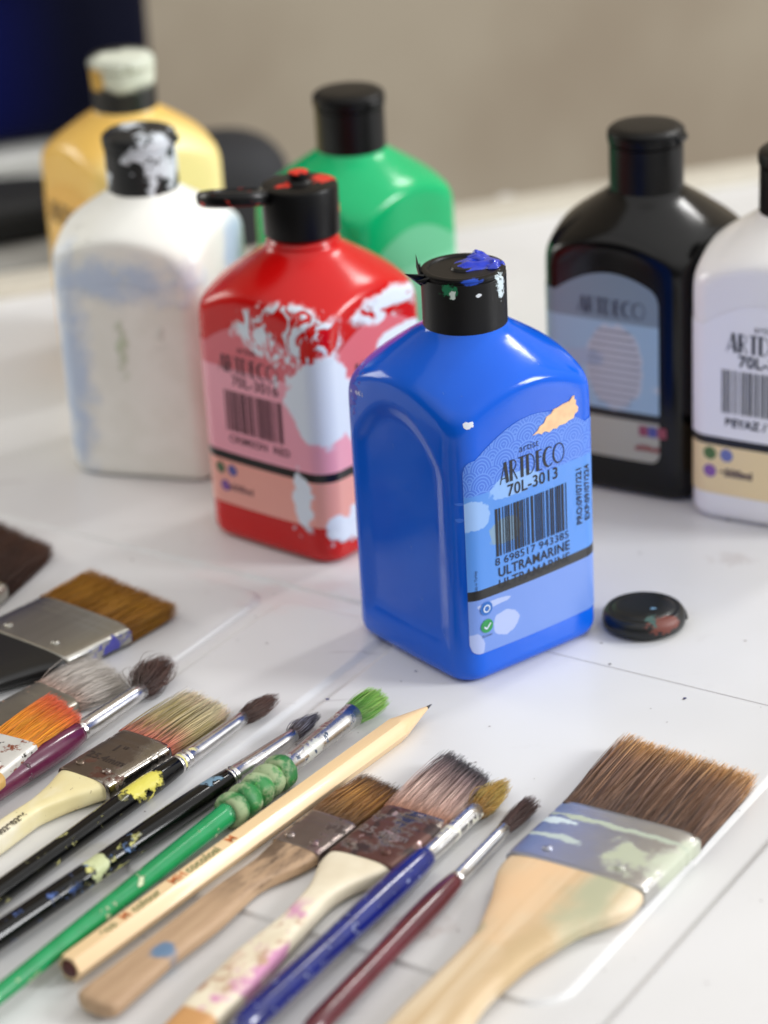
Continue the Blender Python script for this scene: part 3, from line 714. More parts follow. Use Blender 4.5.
# ------------------------------------------------------------------ brushes
def fibres(name, parent, base_fn, tip_fn, n, mat, w=.00012, seed=1, curl=.0006, seg=4, clump=0):
    """n tapered three sided hairs; base_fn(u,v) and tip_fn(u,v,rnd) give their ends"""
    rn = np.random.RandomState(seed); V = np.zeros((n, (seg+1)*3, 3), np.float32)
    T = np.zeros((n, (seg+1)*3), np.float32); Q = np.zeros((n, (seg+1)*3), np.float32)
    for i in range(n):
        u, v_ = rn.uniform(-1, 1), rn.uniform(-1, 1)
        ck = math.floor((u+.012*rn.randn())*clump+.5) if clump else 0
        ut = u*.72+(ck/clump)*.28 if clump else u
        a = np.array(base_fn(u, v_)); b = np.array(tip_fn(ut, v_, rn))
        ax = (b-a)/max(np.linalg.norm(b-a), 1e-6); s = np.cross(ax, (0, 0, 1.)); s /= max(np.linalg.norm(s), 1e-6); k = np.cross(s, ax)
        cu = rn.normal(0, curl, 2); rnd = rn.rand() if not clump or rn.rand() < .4 else (math.sin(ck*12.9898+seed)*43758.5453) % 1.0; w_ = w*rn.uniform(.7, 1.3); ph = rn.uniform(0, 6.28)
        for j in range(seg+1):
            t = j/seg; c0 = a+(b-a)*t+(s*cu[0]+k*cu[1])*math.sin(t*math.pi*.85)
            rr = w_*(1-.75*t**3)
            for q in range(3):
                an = ph+q*2.0944; V[i, j*3+q] = c0+s*rr*math.cos(an)+k*rr*math.sin(an)
            T[i, j*3:j*3+3] = t; Q[i, j*3:j*3+3] = rnd
    V[..., 2] = np.maximum(V[..., 2], .0003-LIFT[0])
    npv = (seg+1)*3; loc = []
    for j in range(seg):
        for q in range(3): loc.append([j*3+q, j*3+(q+1) % 3, (j+1)*3+(q+1) % 3, (j+1)*3+q])
    F = (np.arange(n)[:, None, None]*npv+np.array(loc)[None]).reshape(-1, 4)
    me = bpy.data.meshes.new(name); me.vertices.add(n*npv); me.vertices.foreach_set('co', V.reshape(-1))
    me.loops.add(F.size); me.loops.foreach_set('vertex_index', F.reshape(-1).astype(np.int32))
    me.polygons.add(len(F)); me.polygons.foreach_set('loop_start', np.arange(0, F.size, 4, dtype=np.int32))
    me.update(calc_edges=True)
    at1 = me.attributes.new('along', 'FLOAT', 'POINT'); at1.data.foreach_set('value', T.reshape(-1))
    at2 = me.attributes.new('rnd', 'FLOAT', 'POINT'); at2.data.foreach_set('value', Q.reshape(-1))
    return link(name, me, mat, parent, True)
LIFT = [0.0]
def hair_mat(name, stops, alt=None, var=.5, rough=.45, layers=()):
    """stops: (position along the hair, colour); alt: second set of colours mixed per hair"""
    g = G(name); a = g.n('ShaderNodeAttribute', attribute_name='along').outputs['Fac']; r_ = g.n('ShaderNodeAttribute', attribute_name='rnd').outputs['Fac']
    def ramp(st):
        x = g.n('ShaderNodeValToRGB'); g.link(a, x.inputs[0]); e = x.color_ramp.elements
        while len(e) < len(st): e.new(.5)
        for k, (p, c) in enumerate(st): e[k].position = p; e[k].color = lin(c)
        return x.outputs[0]
    col = ramp(stops)
    if alt: col = g.mixc(g.ss(r_, .45, .62), col, ramp(alt))
    for fn, c, *_ in layers: col = g.mixc(fn(g), col, lin(c))
    m = g.math('ADD', g.math('MULTIPLY', g.math('FRACT', g.math('MULTIPLY', r_, 7.31)), var*1.3), 1-var*.75)
    mm = g.n('ShaderNodeCombineXYZ')
    for i in range(3): g.link(m, mm.inputs[i])
    x = g.n('ShaderNodeMix', data_type='RGBA', blend_type='MULTIPLY'); x.inputs[0].default_value = 1
    g.link(col, x.inputs[6]); g.link(mm.outputs[0], x.inputs[7])
    return g.fin(x.outputs[2], rough)

def frame_from(pj, ptip, z):
    a, b = at(*pj, z), at(*ptip, z); d = b-a
    return Vector((a.x, a.y, 0)), math.atan2(d.y, d.x)
def to_local(p, o, rz):
    d = p-o; c, s = math.cos(-rz), math.sin(-rz); return (c*d.x-s*d.y, s*d.x+c*d.y)

def round_brush(label, tail, j, fe, tip, wj, wmax, wf, wt, m_h, m_f, m_t, tuft, ext=.03, prof=None, n=700, lift=0.0, crimps=2, group='paint brushes lying on the table', wf2=None, flat=0, fan=None, hw=.00012, rtail=.45, grip=None):
    """widths in pixels across; positions along the brush in pixels"""
    zc = lift+.0032
    o, rz = frame_from(j, tip, zc); J = at(*j, zc)
    scale = (J-Vector((0, 0, CAM_H))).dot(fw)/F_PX
    rj, rm, rf = wj*scale/2, wmax*scale/2, wf*scale/2; rf2 = (wf2 or wf*.85)*scale/2; rt_ = wt*scale/2
    # the handle's own direction (tail to joint)
    ha = at(*tail, zc); o2, rzh = o, math.atan2((at(*fe, zc)-ha).y, (at(*fe, zc)-ha).x)
    t = thing('paint_brush', label, 'paint brush', (o.x, o.y, lift), rzh, group)
    L = (J-ha).length; xf = to_local(at(*fe, zc), o, rzh)[0]; xt = to_local(at(*tip, zc), o, rzh); xt, yt = xt
    zc = max(rm, rf)*1.0+.0002; LIFT[0] = lift
    if prof is None:
        prof = [(-(L+ext), rm*rtail*.5), (-(L+ext)+.001, rm*rtail*.8), (-(L+ext)+.004, rm*rtail), (-L, rm*(rtail+.55*(1-rtail)*.6)), (-L*.6, rm*.90), (-L*.32, rm), (-L*.15, rm*.97), (-L*.05, rj*1.02), (-.0005, rj), (0, rj*.9)]
        xs = [p[0] for p in prof]; dense = []
        for x in np.linspace(xs[0], 0, 60): dense.append((x, float(np.interp(x, xs, [p[1] for p in prof]))))
        ker = np.array([.25, .5, .25]); rr = np.array([p[1] for p in dense])
        for _ in range(6): rr[1:-1] = np.convolve(rr, ker, 'valid')
        prof = [(x, r) for (x, _), r in zip(dense, rr)]
    else: prof = [(x*L if x > -5 else x, r*rm) for x, r in prof]
    if grip:
        gp = [p for p in prof if p[0] >= grip[0]]; prof = [p for p in prof if p[0] < grip[0]]+[(grip[0]+.0006, prof[len(prof)-len(gp)-1][1])]
        rn_ = random.Random(3); rs_ = []; n_ = 40
        for x, r_ in gp:
            b_ = int((x-grip[0])/grip[2]); ph = b_*1.9
            rs_.append([(x+.0006*math.sin(a*1+ph), r_*(1+.07*math.sin(2*a+ph)+.03*math.sin(5*a+ph*2))*math.cos(a), zc+r_*.97*(1+.06*math.sin(3*a+ph))*math.sin(a)) for a in [2*math.pi*j_/n_ for j_ in range(n_)]])
        v, f = rings(rs_); mk('grip', v, f, grip[1], t)
    v, f = lathe_x(prof, zc); mk('handle', v, f, m_h, t)
    pf = [(-.0042, rf*1.03), (-.0040, rf*1.06)]
    for k in range(crimps):
        x0 = -.003+k*.0026; pf += [(x0, rf*1.08), (x0+.0006, rf*.96), (x0+.0012, rf*.96), (x0+.0018, rf*1.08)]
    x0 = pf[-1][0]+.0006; pf += [(x0, rf)]
    for k in range(1, 7):
        a = k/6; x = x0+(xf-x0)*a; r = rf+(rf2-rf)*a; fl = 1-flat*max(0, (a-.3)/.7)
        pf.append((x, r*(1+.35*(1-fl)), r*fl))
    pf.append((xf+.0001, pf[-1][1]*.9, (pf[-1][2] if len(pf[-1]) > 2 else pf[-1][1])*.9))
    pf = [(max(x, -.0042) if k == 0 else x, *r) for k, (x, *r) in enumerate(pf)]
    # keep the ferrule resting just above the table
    v, f = lathe_x(pf, zc); mk('ferrule', v, f, m_f, t)
    # tuft
    if tuft:
        ry0, rz0 = rf2*.92*(1.35 if flat else 1), rf2*.92*(1-flat)
        def base(u, v_):
            r = math.sqrt(abs(u)); a = v_*math.pi; return (xf-.0015, ry0*r*math.cos(a), zc+rz0*r*math.sin(a))
        Lt = xt-xf
        def tipf(u, v_, rn):
            r = math.sqrt(abs(u)); a = v_*math.pi
            if tuft == 'round':      # fluffy dome
                ll = Lt*(1-.55*r**3)*rn.uniform(.8, 1.04); k = rt_
            elif tuft == 'point':
                ll = Lt*(1-.25*r)*rn.uniform(.75, 1.02); k = rt_*.35
            elif tuft == 'fan':
                ll = Lt*rn.uniform(.7, 1.05); k = rt_
            else:                    # blunt
                ll = Lt*rn.uniform(.88, 1.03); k = rt_
            y = k*r*math.cos(a)+rn.normal(0, rt_*.07); z = zc+k*.8*(1-flat)*r*math.sin(a)+rn.normal(0, rt_*.06)
            return (xf+ll, y+yt*.5, z)
        fibres('bristles', t, base, tipf, n, m_t, w=hw, seed=int(abs(tail[1]*7+tip[0])) % 9999, curl=rt_*(.28 if tuft in ('round', 'point') else .08), seg=6)
    return t

def flat_brush(label, j, fr, tp, hl, hr, T, m_h, m_f, m_t, th=None, n=2500, lift=0.0, group='paint brushes lying on the table', hw=.00014, tail_ext=.05, rivets=True, handle_th=None, tail_round=False, tipcut=.0015, name='flat_brush', curl=.0006, chisel=.35, ribs=1, clump=24):
    """j, fr, tp: (left px, right px) of joint, ferrule front, bristle tips on the top surface at height T; hl/hr outline of the handle"""
    zt_ = lift+T
    P = lambda p, z=zt_: at(p[0], p[1], z)
    J = (P(j[0])+P(j[1]))/2; Tm = (P(tp[0], lift+T*.75)+P(tp[1], lift+T*.75))/2; Fm = (P(fr[0])+P(fr[1]))/2
    rz = math.atan2((Tm-J).y, (Tm-J).x); o = Vector((J.x, J.y, 0))
    t = thing(name, label, 'paint brush', (J.x, J.y, lift), rz, group); LIFT[0] = lift
    lc = lambda p, z=zt_: to_local(P(p, z), o, rz)
    def pair(pp, z=zt_):
        a, b = lc(pp[0], z), lc(pp[1], z); return (a[0]+b[0])/2, (a[1]+b[1])/2, abs(a[1]-b[1])/2
    xj, yj, wj = pair(j); xf, yf, wf = pair(fr); xt, yt, wt = pair(tp, lift+T*.75)
    hz = T/2; w = (wj+wf)/2
    # ferrule with pressed ribs
    st = [(xj-.0004, yj, w*.985, hz, hz*.97), (xj, yj, w, hz, hz)]
    for k in range(24):
        a = (k+1)/25; x = xj+(xf-xj)*a; g_ = 0
        if ribs and (.70 < a < .76 or .82 < a < .88): g_ = .04
        st.append((x, yj+(yf-yj)*a, w*(1+.02*a-g_*.4), hz, hz*(1-g_)))
    st += [(xf, yf, w*1.02, hz, hz), (xf+.0002, yf, w*.98, hz, hz*.9)]
    v, f = sec_x(st, 64, 5); fo = mk('ferrule', v, f, m_f, t)
    if rivets:
        for sy in (-.52, .52):
            pv, pf_ = lathe_z([(.0017, T-.0006), (.0016, T+.0003), (.0011, T+.0007), (.0004, T+.0008)], 16, xj+(xf-xj)*.17, yj+w*sy)
            mk('rivet', pv, pf_, m_f, fo)
    # handle
    if hl:
        A = sorted([lc(p) for p in hl]); B = sorted([lc(p) for p in hr])
        x0 = max(A[0][0], B[0][0]); ax, ay = zip(*A); bx, by = zip(*B)
        xs = list(np.linspace(x0, xj+.001, 46)); st = []
        ht = (handle_th or T*.8)/2
        yl = np.interp(xs, ax, ay); yr = np.interp(xs, bx, by)
        yl[-1] = yj+w*.96; yr[-1] = yj-w*.96
        ker = np.array([.25, .5, .25])
        for _ in range(5): yl[1:-1] = np.convolve(yl, ker, 'valid'); yr[1:-1] = np.convolve(yr, ker, 'valid')
        hzs = [min(hz*.93, ht+(hz*.93-ht)*max(0, 1-(xj-x)/.022)) if hz*.93 > ht else ht for x in xs]
        st = [(x, (a+b)/2, (a-b)/2, hz, h_) for x, a, b, h_ in zip(xs, yl, yr, hzs)]
        x_, yc, hy, zc_, h_ = st[0]; sl = (st[4][1]-st[0][1])/(st[4][0]-st[0][0])
        pre = []
        for k in range(1, 9):
            a = k/8; e_ = tail_ext*a
            pre.append((x_-e_, yc-sl*e_, hy*(1-a**5*.85)*(1+.08*a if not tail_round else 1), zc_, h_*(1-a**6*.6)))
        st = pre[::-1]+st
        v, f = sec_x(st, 48, 3.6); mk('handle', v, f, m_h, t, smooth=True)
    # bristles: solid core plus hairs
    Lb = xt-xf
    # tip corners may be skewed
    aL, aR = lc(tp[0], lift+T*.75), lc(tp[1], lift+T*.75); skew = (aL[0]-aR[0])/2
    def base(u, v_): return (xf-.001, yf+u*w*.97, hz+v_*hz*.86)
    def tipf(u, v_, rn):
        x = xf+(Lb+skew*u)*(1-tipcut*abs(v_)*60*.3)*1.0
        x = xf+(Lb+skew*u)*rn.uniform(.90, 1.03)-(.0008*abs(v_))
        return (x+rn.normal(0, .0006), yt+u*wt*.99+rn.normal(0, .0007), hz*(.95)+v_*hz*(1-chisel)+rn.normal(0, .0003))
    fibres('bristles', t, base, tipf, n, m_t, w=hw, seed=int(j[0][0]*3+j[1][1]) % 9999, curl=curl, seg=4, clump=clump)
    return t, fo, dict(xj=xj, xf=xf, w=w, T=T, yj=yj, yf=yf)
def top_text(body, size, x, y, z, mat, parent, rot=-math.pi/2, **kw):
    v, f = text_mesh(body, size, **kw); c, s = math.cos(rot), math.sin(rot)
    return mk('lettering', [(x+c*p[0]-s*p[1], y+s*p[0]+c*p[1], z) for p in v], f, mat, parent, smooth=False)

steel = lambda nm, L=(): layered(nm, (222, 220, 218), .27, 1.0, nscale=300, layers=L, bumps=(260, .10))
# wood / paint materials
wood_big = layered('plywood_handle', (228, 210, 180), .5, 0, base2=(198, 170, 130), grain=(110, (.07, 1.3, 1.3)), layers=[
    (B_((-.010, -.012, .006), (.020, .007, .02), .6, 70, .7, 1), (176, 176, 146), .6, 0),
    (B_((-.044, -.006, .006), (.013, .006, .02), .7, 90, .3, 2), (196, 170, 130), .6, 0),
    (B_((-.040, .012, .006), (.004, .003, .02), .4, 200, .3, 3), (140, 170, 150), .6, 0),
    (B_((-.012, .010, .006), (.028, .010, .02), .7, 60, .9, 4), (226, 190, 148), .6, 0)], bumps=(200, .1, (.1, 1, 1)))
fer_big = layered('ferrule_sheen_and_paint', (188, 186, 182), .34, .8, nscale=60, bumps=(200, .2), layers=[
    (B_((.012, .016, .008), (.022, .018, .02), .7, 70, 1.0, 1), (172, 176, 194), .3, .85),  # soft bluish patch: the metal's sheen painted into its colour
    (B_((.013, -.012, .008), (.007, .010, .02), 1.1, 130, .3, 3), (184, 190, 166), .5, .1),
    (B_((.020, -.024, .008), (.010, .006, .02), 1.2, 110, .4, 5), (190, 196, 176), .5, 0),
    (B_((.013, .012, .008), (.0018, .010, .02), 1.3, 110, .2, 6), (182, 194, 190), .5, 0),
    (B_((.026, .0, .008), (.0012, .028, .02), 1.0, 160, .3, 7), (176, 186, 168), .5, 0),
    (B_((.022, .022, .008), (.002, .010, .02), .8, 160, .12, 8), (200, 214, 220), .5, 0),
    (B_((.016, -.0310, .004), (.030, .0035, .006), .5, 110, .12, 9), (222, 230, 214), .5, 0)])
h_brown = hair_mat('brown_bristle', [(0, (82, 58, 44)), (.72, (124, 88, 64)), (.90, (164, 116, 72)), (1, (220, 168, 104))], [(0, (104, 76, 60)), (.7, (160, 124, 100)), (1, (224, 174, 114))], .8)
flat_brush('large flat brush with bare wooden handle and wide brown bristles', ((510, 846), (642, 889)), ((565, 793), (697, 840)), ((625, 733), (756, 773)),
    [(377, 1022), (440, 962), (475, 927), (491, 889), (496, 862), (510, 846)], [(465, 1022), (486, 990), (528, 952), (581, 920), (628, 905), (642, 890)],
    .0085, wood_big, fer_big, h_brown, n=4800, hw=.00018, clump=60, handle_th=.0075, tail_ext=.08, tipcut=0)

pink_h = layered('white_handle_pink_paint', (232, 222, 198), .45, 0, base2=(220, 208, 182), nscale=90, bumps=(160, .15), layers=[
    (N_(55, .52, .66, (.6, 1, 1), 3, (-.11, -.028, .006)), (212, 180, 160), .5, 0),
    (N_(60, .52, .60, (.6, 1, 1), 8, (-.11, -.03, .006)), (204, 142, 176), .5, 0),
    (N_(90, .57, .66, (.6, 1, 1), 5, (-.11, -.03, .006)), (186, 152, 126), .5, 0),
    (N_(110, .63, .67, (.6, 1, 1), 14, (-.2, -.03, .006)), (150, 70, 130), .5, 0),
    (N_(10, .0, .1, (1, 1, 1), 5, (-.3, -.088, .001)), (196, 146, 92), .5, 0),
    (N_(60, .56, .62, (.6, 1, 1), 9, (-.3, -.080, .003)), (206, 120, 176), .5, 0)])
fer_rust = layered('ferrule_rusty', (168, 158, 150), .25, 1.0, nscale=100, bumps=(220, .6), layers=[
    (N_(75, .42, .52, seed=2), (92, 58, 50), .4, .3), (N_(120, .55, .60, seed=6), (52, 34, 32), .5, .1), (N_(160, .62, .66, seed=4), (196, 170, 170), .3, .6)])
h_pinkgrey = hair_mat('pink_grey_bristle', [(0, (176, 120, 90)), (.25, (205, 170, 158)), (.7, (170, 145, 142)), (.88, (90, 82, 86)), (1, (40, 40, 46))], [(0, (150, 96, 66)), (.4, (220, 192, 180)), (.75, (140, 116, 116)), (1, (50, 48, 54))], .45)
t, fo, d = flat_brush('white handled flat brush with pink stains and rusty ferrule, black-tipped bristles', ((332, 843), (390, 868)), ((388, 799), (444, 824)), ((449, 749), (490, 775)),
    [(163, 1023), (186, 993), (235, 945), (280, 912), (310, 880), (318, 856), (330, 843)], [(215, 1016), (257, 974), (290, 935), (332, 889), (365, 872), (388, 868)],
    .0078, pink_h, fer_rust, h_pinkgrey, n=2600, hw=.00014, handle_th=.0070, tail_ext=.03)
top_text('25.4mm', .0052, (d['xj']+d['xf'])/2-.001, d['yj'], d['T']+.0001, simple('emboss', (176, 166, 160), .35, .8), fo, bold=.0001)

brown_h = layered('worn_brown_handle', (196, 166, 134), .6, 0, base2=(168, 138, 108), grain=(80, (.12, 1.2, 1.2)), bumps=(180, .3, (.15, 1, 1)), layers=[
    (B_((-.066, -.001, .006), (.0042, .0032, .02), .35, 220, .3, 1), (96, 122, 150), .6, 0),
    (N_(60, .50, .62, (.3, 1, 1), 2, (-.030, .01, .012)), (98, 78, 60), .6, 0),
    (N_(110, .62, .70, (.3, 1, 1), 7), (110, 86, 66), .6, 0)])
fer_brown = layered('ferrule_stained', (150, 138, 132), .3, .9, nscale=100, bumps=(220, .3), layers=[(N_(70, .48, .60, seed=12), (120, 92, 96), .35, .5), (N_(120, .60, .64, seed=16), (70, 56, 50), .5, .1)])
h_gold = hair_mat('golden_brown_bristle', [(0, (92, 58, 22)), (.5, (150, 98, 36)), (.85, (112, 68, 26)), (1, (64, 40, 20))], [(0, (80, 52, 24)), (.6, (188, 134, 60)), (1, (96, 60, 26))], .5)
flat_brush('flat brush with worn plain brown handle lying under the pencil', ((274, 835), (318, 853)), ((312, 806), (354, 825)), ((366, 773), (401, 788)),
    [(84, 982), (149, 934), (210, 886), (255, 855), (272, 837)], [(119, 1001), (170, 955), (218, 919), (260, 879), (300, 862), (316, 854)],
    .0060, brown_h, fer_brown, h_gold, n=1900, handle_th=.0056, tail_ext=.006, tail_round=True)

cream_h = layered('cream_handle', (228, 218, 172), .4, 0, base2=(220, 206, 154), nscale=60, bumps=(200, .12), layers=[
    (N_(220, .64, .68, (1, 1, 1), 4), (130, 110, 80), .5, 0), (N_(30, .5, .7, (.5, 1, 1), 1), (232, 224, 200), .5, 0)])
fer_dark = layered('ferrule_brown_steel', (176, 170, 162), .2, 1.0, nscale=100, bumps=(240, .25), layers=[
    (B_((.014, .006, .0080), (.030, .014, .0016), .25, 120, .15, 1), (112, 98, 86), .35, .8),
    (N_(100, .55, .62, seed=22, xr=(-.01, .010)), (84, 50, 36), .5, .2), (N_(170, .62, .66, seed=21), (72, 58, 48), .5, .2)])
h_beige = hair_mat('beige_bristle', [(0, (182, 92, 76)), (.22, (196, 140, 112)), (.45, (202, 184, 140)), (1, (214, 204, 168))], [(0, (176, 84, 70)), (.25, (140, 120, 74)), (.7, (160, 146, 92)), (1, (224, 196, 172))], .8)
t, fo, d = flat_brush('cream handled flat brush with beige and pink bristles, steel ferrule', ((61, 765), (106, 783)), ((122, 724), (168, 748)), ((188, 688), (230, 706)),
    [(-30, 838), (0, 815), (29, 797), (47, 780), (57, 767), (62, 764)], [(-30, 852), (0, 835), (39, 806), (68, 794), (102, 783)],
    .0085, cream_h, fer_dark, h_beige, n=2400, handle_th=.0078, tail_ext=.06)
top_text('25.4mm', .0046, d['xj']+(d['xf']-d['xj'])*.38, d['yj'], d['T']+.0001, simple('emboss_dark', (52, 40, 34), .5), fo, bold=.0001)
top_text('1"', .0060, d['xj']+(d['xf']-d['xj'])*.62, d['yj']+.0005, d['T']+.0001, simple('emboss_dark', (52, 40, 34), .5), fo, bold=.0001)
top_text('40290296', .0036, -.035, -.001, .0083, simple('emboss_dark', (52, 40, 34), .5), t, rot=R(4), bold=.0001)

rust2 = layered('ferrule_white_rust', (214, 212, 206), .4, .3, nscale=100, bumps=(240, .4), layers=[(N_(110, .52, .58, seed=31), (128, 62, 34), .5, .2), (N_(140, .60, .64, seed=35), (60, 56, 50), .5, .3)])
h_pale = hair_mat('pale_bristle', [(0, (196, 158, 140)), (.3, (222, 212, 204)), (1, (226, 222, 214))], [(0, (150, 120, 104)), (.5, (204, 196, 188)), (1, (190, 180, 170))], .35)
grey_h = simple('grey_wood_handle', (150, 138, 122), .5)
fer_old = layered('ferrule_old_grey', (150, 144, 132), .35, .8, nscale=100, bumps=(220, .3), layers=[(N_(90, .54, .60, (1, .3, 1), seed=41), (76, 64, 52), .5, .2), (N_(150, .6, .64, seed=42), (170, 130, 110), .5, .2)])
flat_brush('old flat brush with pale sparse bristles beneath the orange brush', ((-24, 712), (16, 732)), ((38, 678), (76, 701)), ((98, 654), (131, 680)),
    [(-90, 770), (-50, 737), (-26, 713)], [(-60, 790), (-20, 752), (14, 733)], .0060, grey_h, fer_old, h_pale, n=1000, tail_ext=.06, hw=.00011, curl=.0014)
h_orange = hair_mat('orange_bristle', [(0, (232, 150, 22)), (.45, (238, 160, 36)), (.8, (236, 120, 50)), (1, (232, 96, 66))], [(0, (214, 130, 14)), (.5, (228, 140, 30)), (1, (206, 84, 40))], .35)
flat_brush('flat brush with bright orange bristles and rust-flecked white ferrule', ((-38, 754), (-6, 777)), ((-1, 726), (29, 748)), ((51, 692), (81, 714)),
    [(-90, 806), (-60, 780), (-36, 758)], [(-70, 836), (-30, 803), (-6, 783)], .0060, simple('ochre_handle', (200, 160, 90), .5), rust2, h_orange, n=2200, lift=.0066, tail_ext=.05, curl=.0004)
h_amber = hair_mat('amber_bristle', [(0, (150, 100, 24)), (.6, (186, 132, 40)), (1, (170, 116, 36))], None, .3)
fer_sil = layered('ferrule_brushed_silver', (190, 188, 180), .32, 1.0, grain=(200, (.1, 1, 1)), layers=[(B_((.020, -.0276, .004), (.014, .004, .004), 1.2, 300, .1, 1), (90, 90, 190), .4, 0)])
flat_brush('wide flat brush with amber bristles, silver ferrule and black handle', ((-20, 620), (65, 659)), ((47, 591), (123, 628)), ((92, 568), (178, 603)),
    [(-130, 690), (-70, 655), (-30, 630), (-22, 621)], [(-90, 714), (0, 676), (40, 664), (63, 660)], .0085, simple('black_handle_satin', (20, 20, 21), .35), fer_sil, h_amber, n=3400, tail_ext=.06, curl=.0003)
h_dkbr = hair_mat('dark_brown_bristle', [(0, (50, 28, 18)), (.7, (70, 42, 28)), (1, (88, 54, 36))], None, .4)
flat_brush('flat brush with dark brown bristles at the far left edge', ((-130, 605), (-62, 640)), ((-72, 560), (-6, 592)), ((-14, 514), (54, 544)),
    [(-240, 680), (-180, 640), (-132, 607)], [(-200, 710), (-120, 662), (-66, 641)], .0085, simple('brown_handle_plain', (120, 80, 50), .5), fer_sil, h_dkbr, n=3000, tail_ext=.03, curl=.0003)

# round brushes
st1 = steel('ferrule_chrome', [(N_(200, .64, .68, seed=51), (90, 80, 66), .5, .2)])
dkhair = hair_mat('dark_soft_hair', [(0, (58, 38, 34)), (.6, (82, 56, 48)), (1, (70, 46, 40))], [(0, (66, 46, 40)), (1, (110, 78, 66))], .5)
round_brush('round brush with glossy purple handle and splayed dark hair', (-40, 813), (79, 738), (138, 694), (160, 661), 25, 30, 21, 34, layered('purple_lacquer', (96, 36, 66), .18, 0, base2=(84, 28, 56), coat=.4, layers=[(N_(90, .60, .66, seed=3), (84, 70, 74), .3, 0)]), st1, dkhair, 'round', n=900, wf2=17, rtail=.85)
yl = (214, 206, 110)
blk_y = layered('black_lacquer_yellow_paint', (6, 6, 6), .12, 0, spec=.35, layers=[
    (B_((-.0235, .0, .006), (.0085, .0045, .006), .8, 200, .12, 2), (214, 204, 90), .35, 0),
    (B_((-.0015, -.0005, .006), (.0028, .0035, .005), .9, 300, .08, 4), (216, 210, 140), .35, 0),
    (N_(240, .60, .63, (.6, 1, 1), 6, (-.3, -.036, .008)), (170, 166, 104), .4, 0)])
round_brush('black round brush with yellow paint on its handle, beside the cream brush', (0, 901), (184, 763), (249, 721), (280, 698), 20, 24, 19, 18, blk_y, steel('ferrule_chrome_yellow', [(N_(150, .60, .63, seed=55, xr=(-.01, .006)), (216, 206, 130), .4, 0)]), dkhair, 'round', n=600, wf2=14, rtail=.95)
blk_b = layered('black_lacquer_blue_paint', (6, 6, 6), .12, 0, spec=.35, layers=[
    (N_(260, .585, .615, (.7, 1, 1), 16, (-.075, -.048, .005)), (96, 128, 176), .4, 0),
    (N_(250, .58, .61, (.7, 1, 1), 26, (-.075, -.048, .005)), (200, 196, 120), .4, 0),
    (B_((-.066, .0, .006), (.0045, .005, .006), .7, 200, .08, 7), (190, 196, 150), .4, 0),
    (N_(250, .585, .62, (.7, 1, 1), 36, (-.2, -.078, .005)), (64, 90, 150), .4, 0),
    (B_((-.010, .001, .008), (.004, .0025, .003), 1.2, 400, .15, 7), (110, 140, 160), .4, 0)])
tiphair = hair_mat('dark_wet_hair', [(0, (70, 46, 40)), (.4, (60, 50, 56)), (1, (50, 46, 60))], [(0, (80, 60, 54)), (.6, (150, 150, 168)), (1, (60, 58, 70))], .5)
round_brush('black round brush with blue paint marks and a small wet tip', (0, 941), (231, 781), (296, 739), (316, 716), 23, 26, 20, 15, blk_b, st1, tiphair, 'round', n=450, wf2=14, rtail=.95)
# green brush with a beaded grip
gh = hair_mat('green_bristle', [(0, (60, 110, 40)), (.5, (104, 168, 62)), (1, (140, 196, 84))], [(0, (80, 130, 50)), (1, (170, 210, 110))], .35)
gr_h = layered('green_lacquer', (12, 144, 84), .16, 0, base2=(8, 134, 76), coat=.4, layers=[(N_(160, .64, .67, seed=13, xr=(-.2, -.03)), (200, 210, 170), .4, 0),
    (N_(70, .44, .58, seed=17, xr=(-.030, .01, .001)), (150, 160, 118), .6, 0), (N_(60, .52, .60, seed=19, xr=(-.034, .01, .001)), (40, 96, 54), .6, 0), (N_(110, .60, .66, seed=27, xr=(-.030, .01, .001)), (128, 196, 70), .5, 0)])
grip_m = layered('worn_green_grip', (40, 132, 60), .5, 0, base2=(24, 104, 50), nscale=120, bumps=(230, .6), layers=[
    (N_(120, .40, .56, seed=17), (150, 168, 128), .7, 0), (N_(150, .60, .68, seed=19), (30, 82, 52), .6, 0), (N_(170, .62, .68, seed=27), (110, 186, 70), .5, 0), (N_(190, .64, .70, seed=29), (176, 150, 132), .7, 0)])
J = (286, 774); zc0 = .0032
L_ = (at(*J, zc0)-at(0, 1006, zc0)).length
hx = lambda mm: -mm/1000/L_
pr = [(-1.35, .40), (-1.0, .50), (-.75, .58), (-.5, .64), (hx(36), .68), (hx(33.5), .70)]
nb = 5; pit = 6.6
for k in range(nb):
    c0 = -33+k*pit+pit/2
    for q in range(9):
        a = math.pi*(q+.5)/9; pr.append((c0/1000/L_-math.cos(a)*pit/2000/L_, .76+.30*math.sin(a)+(.06 if k in (1, 2, 4, 5) else 0)))
pr += [(hx(-.2), .7), (hx(-.4), .6)]
fer_w = steel('ferrule_flaking', [(N_(120, .56, .62, seed=61), (204, 206, 200), .4, .4), (N_(140, .60, .64, seed=64), (64, 78, 100), .5, .1)])
round_brush('green brush with beaded grip and bright green bristles', (0, 1006), J, (356, 722), (381, 704), 26, 33, 20, 30, gr_h, fer_w, gh, 'blunt', prof=pr, n=900, wf2=25, crimps=1, hw=.00014, grip=(-.0332, grip_m, .0066))
gold2 = hair_mat('ochre_hair', [(0, (140, 96, 40)), (.5, (190, 146, 64)), (1, (176, 140, 60))], [(0, (120, 84, 40)), (1, (200, 176, 90))], .4)
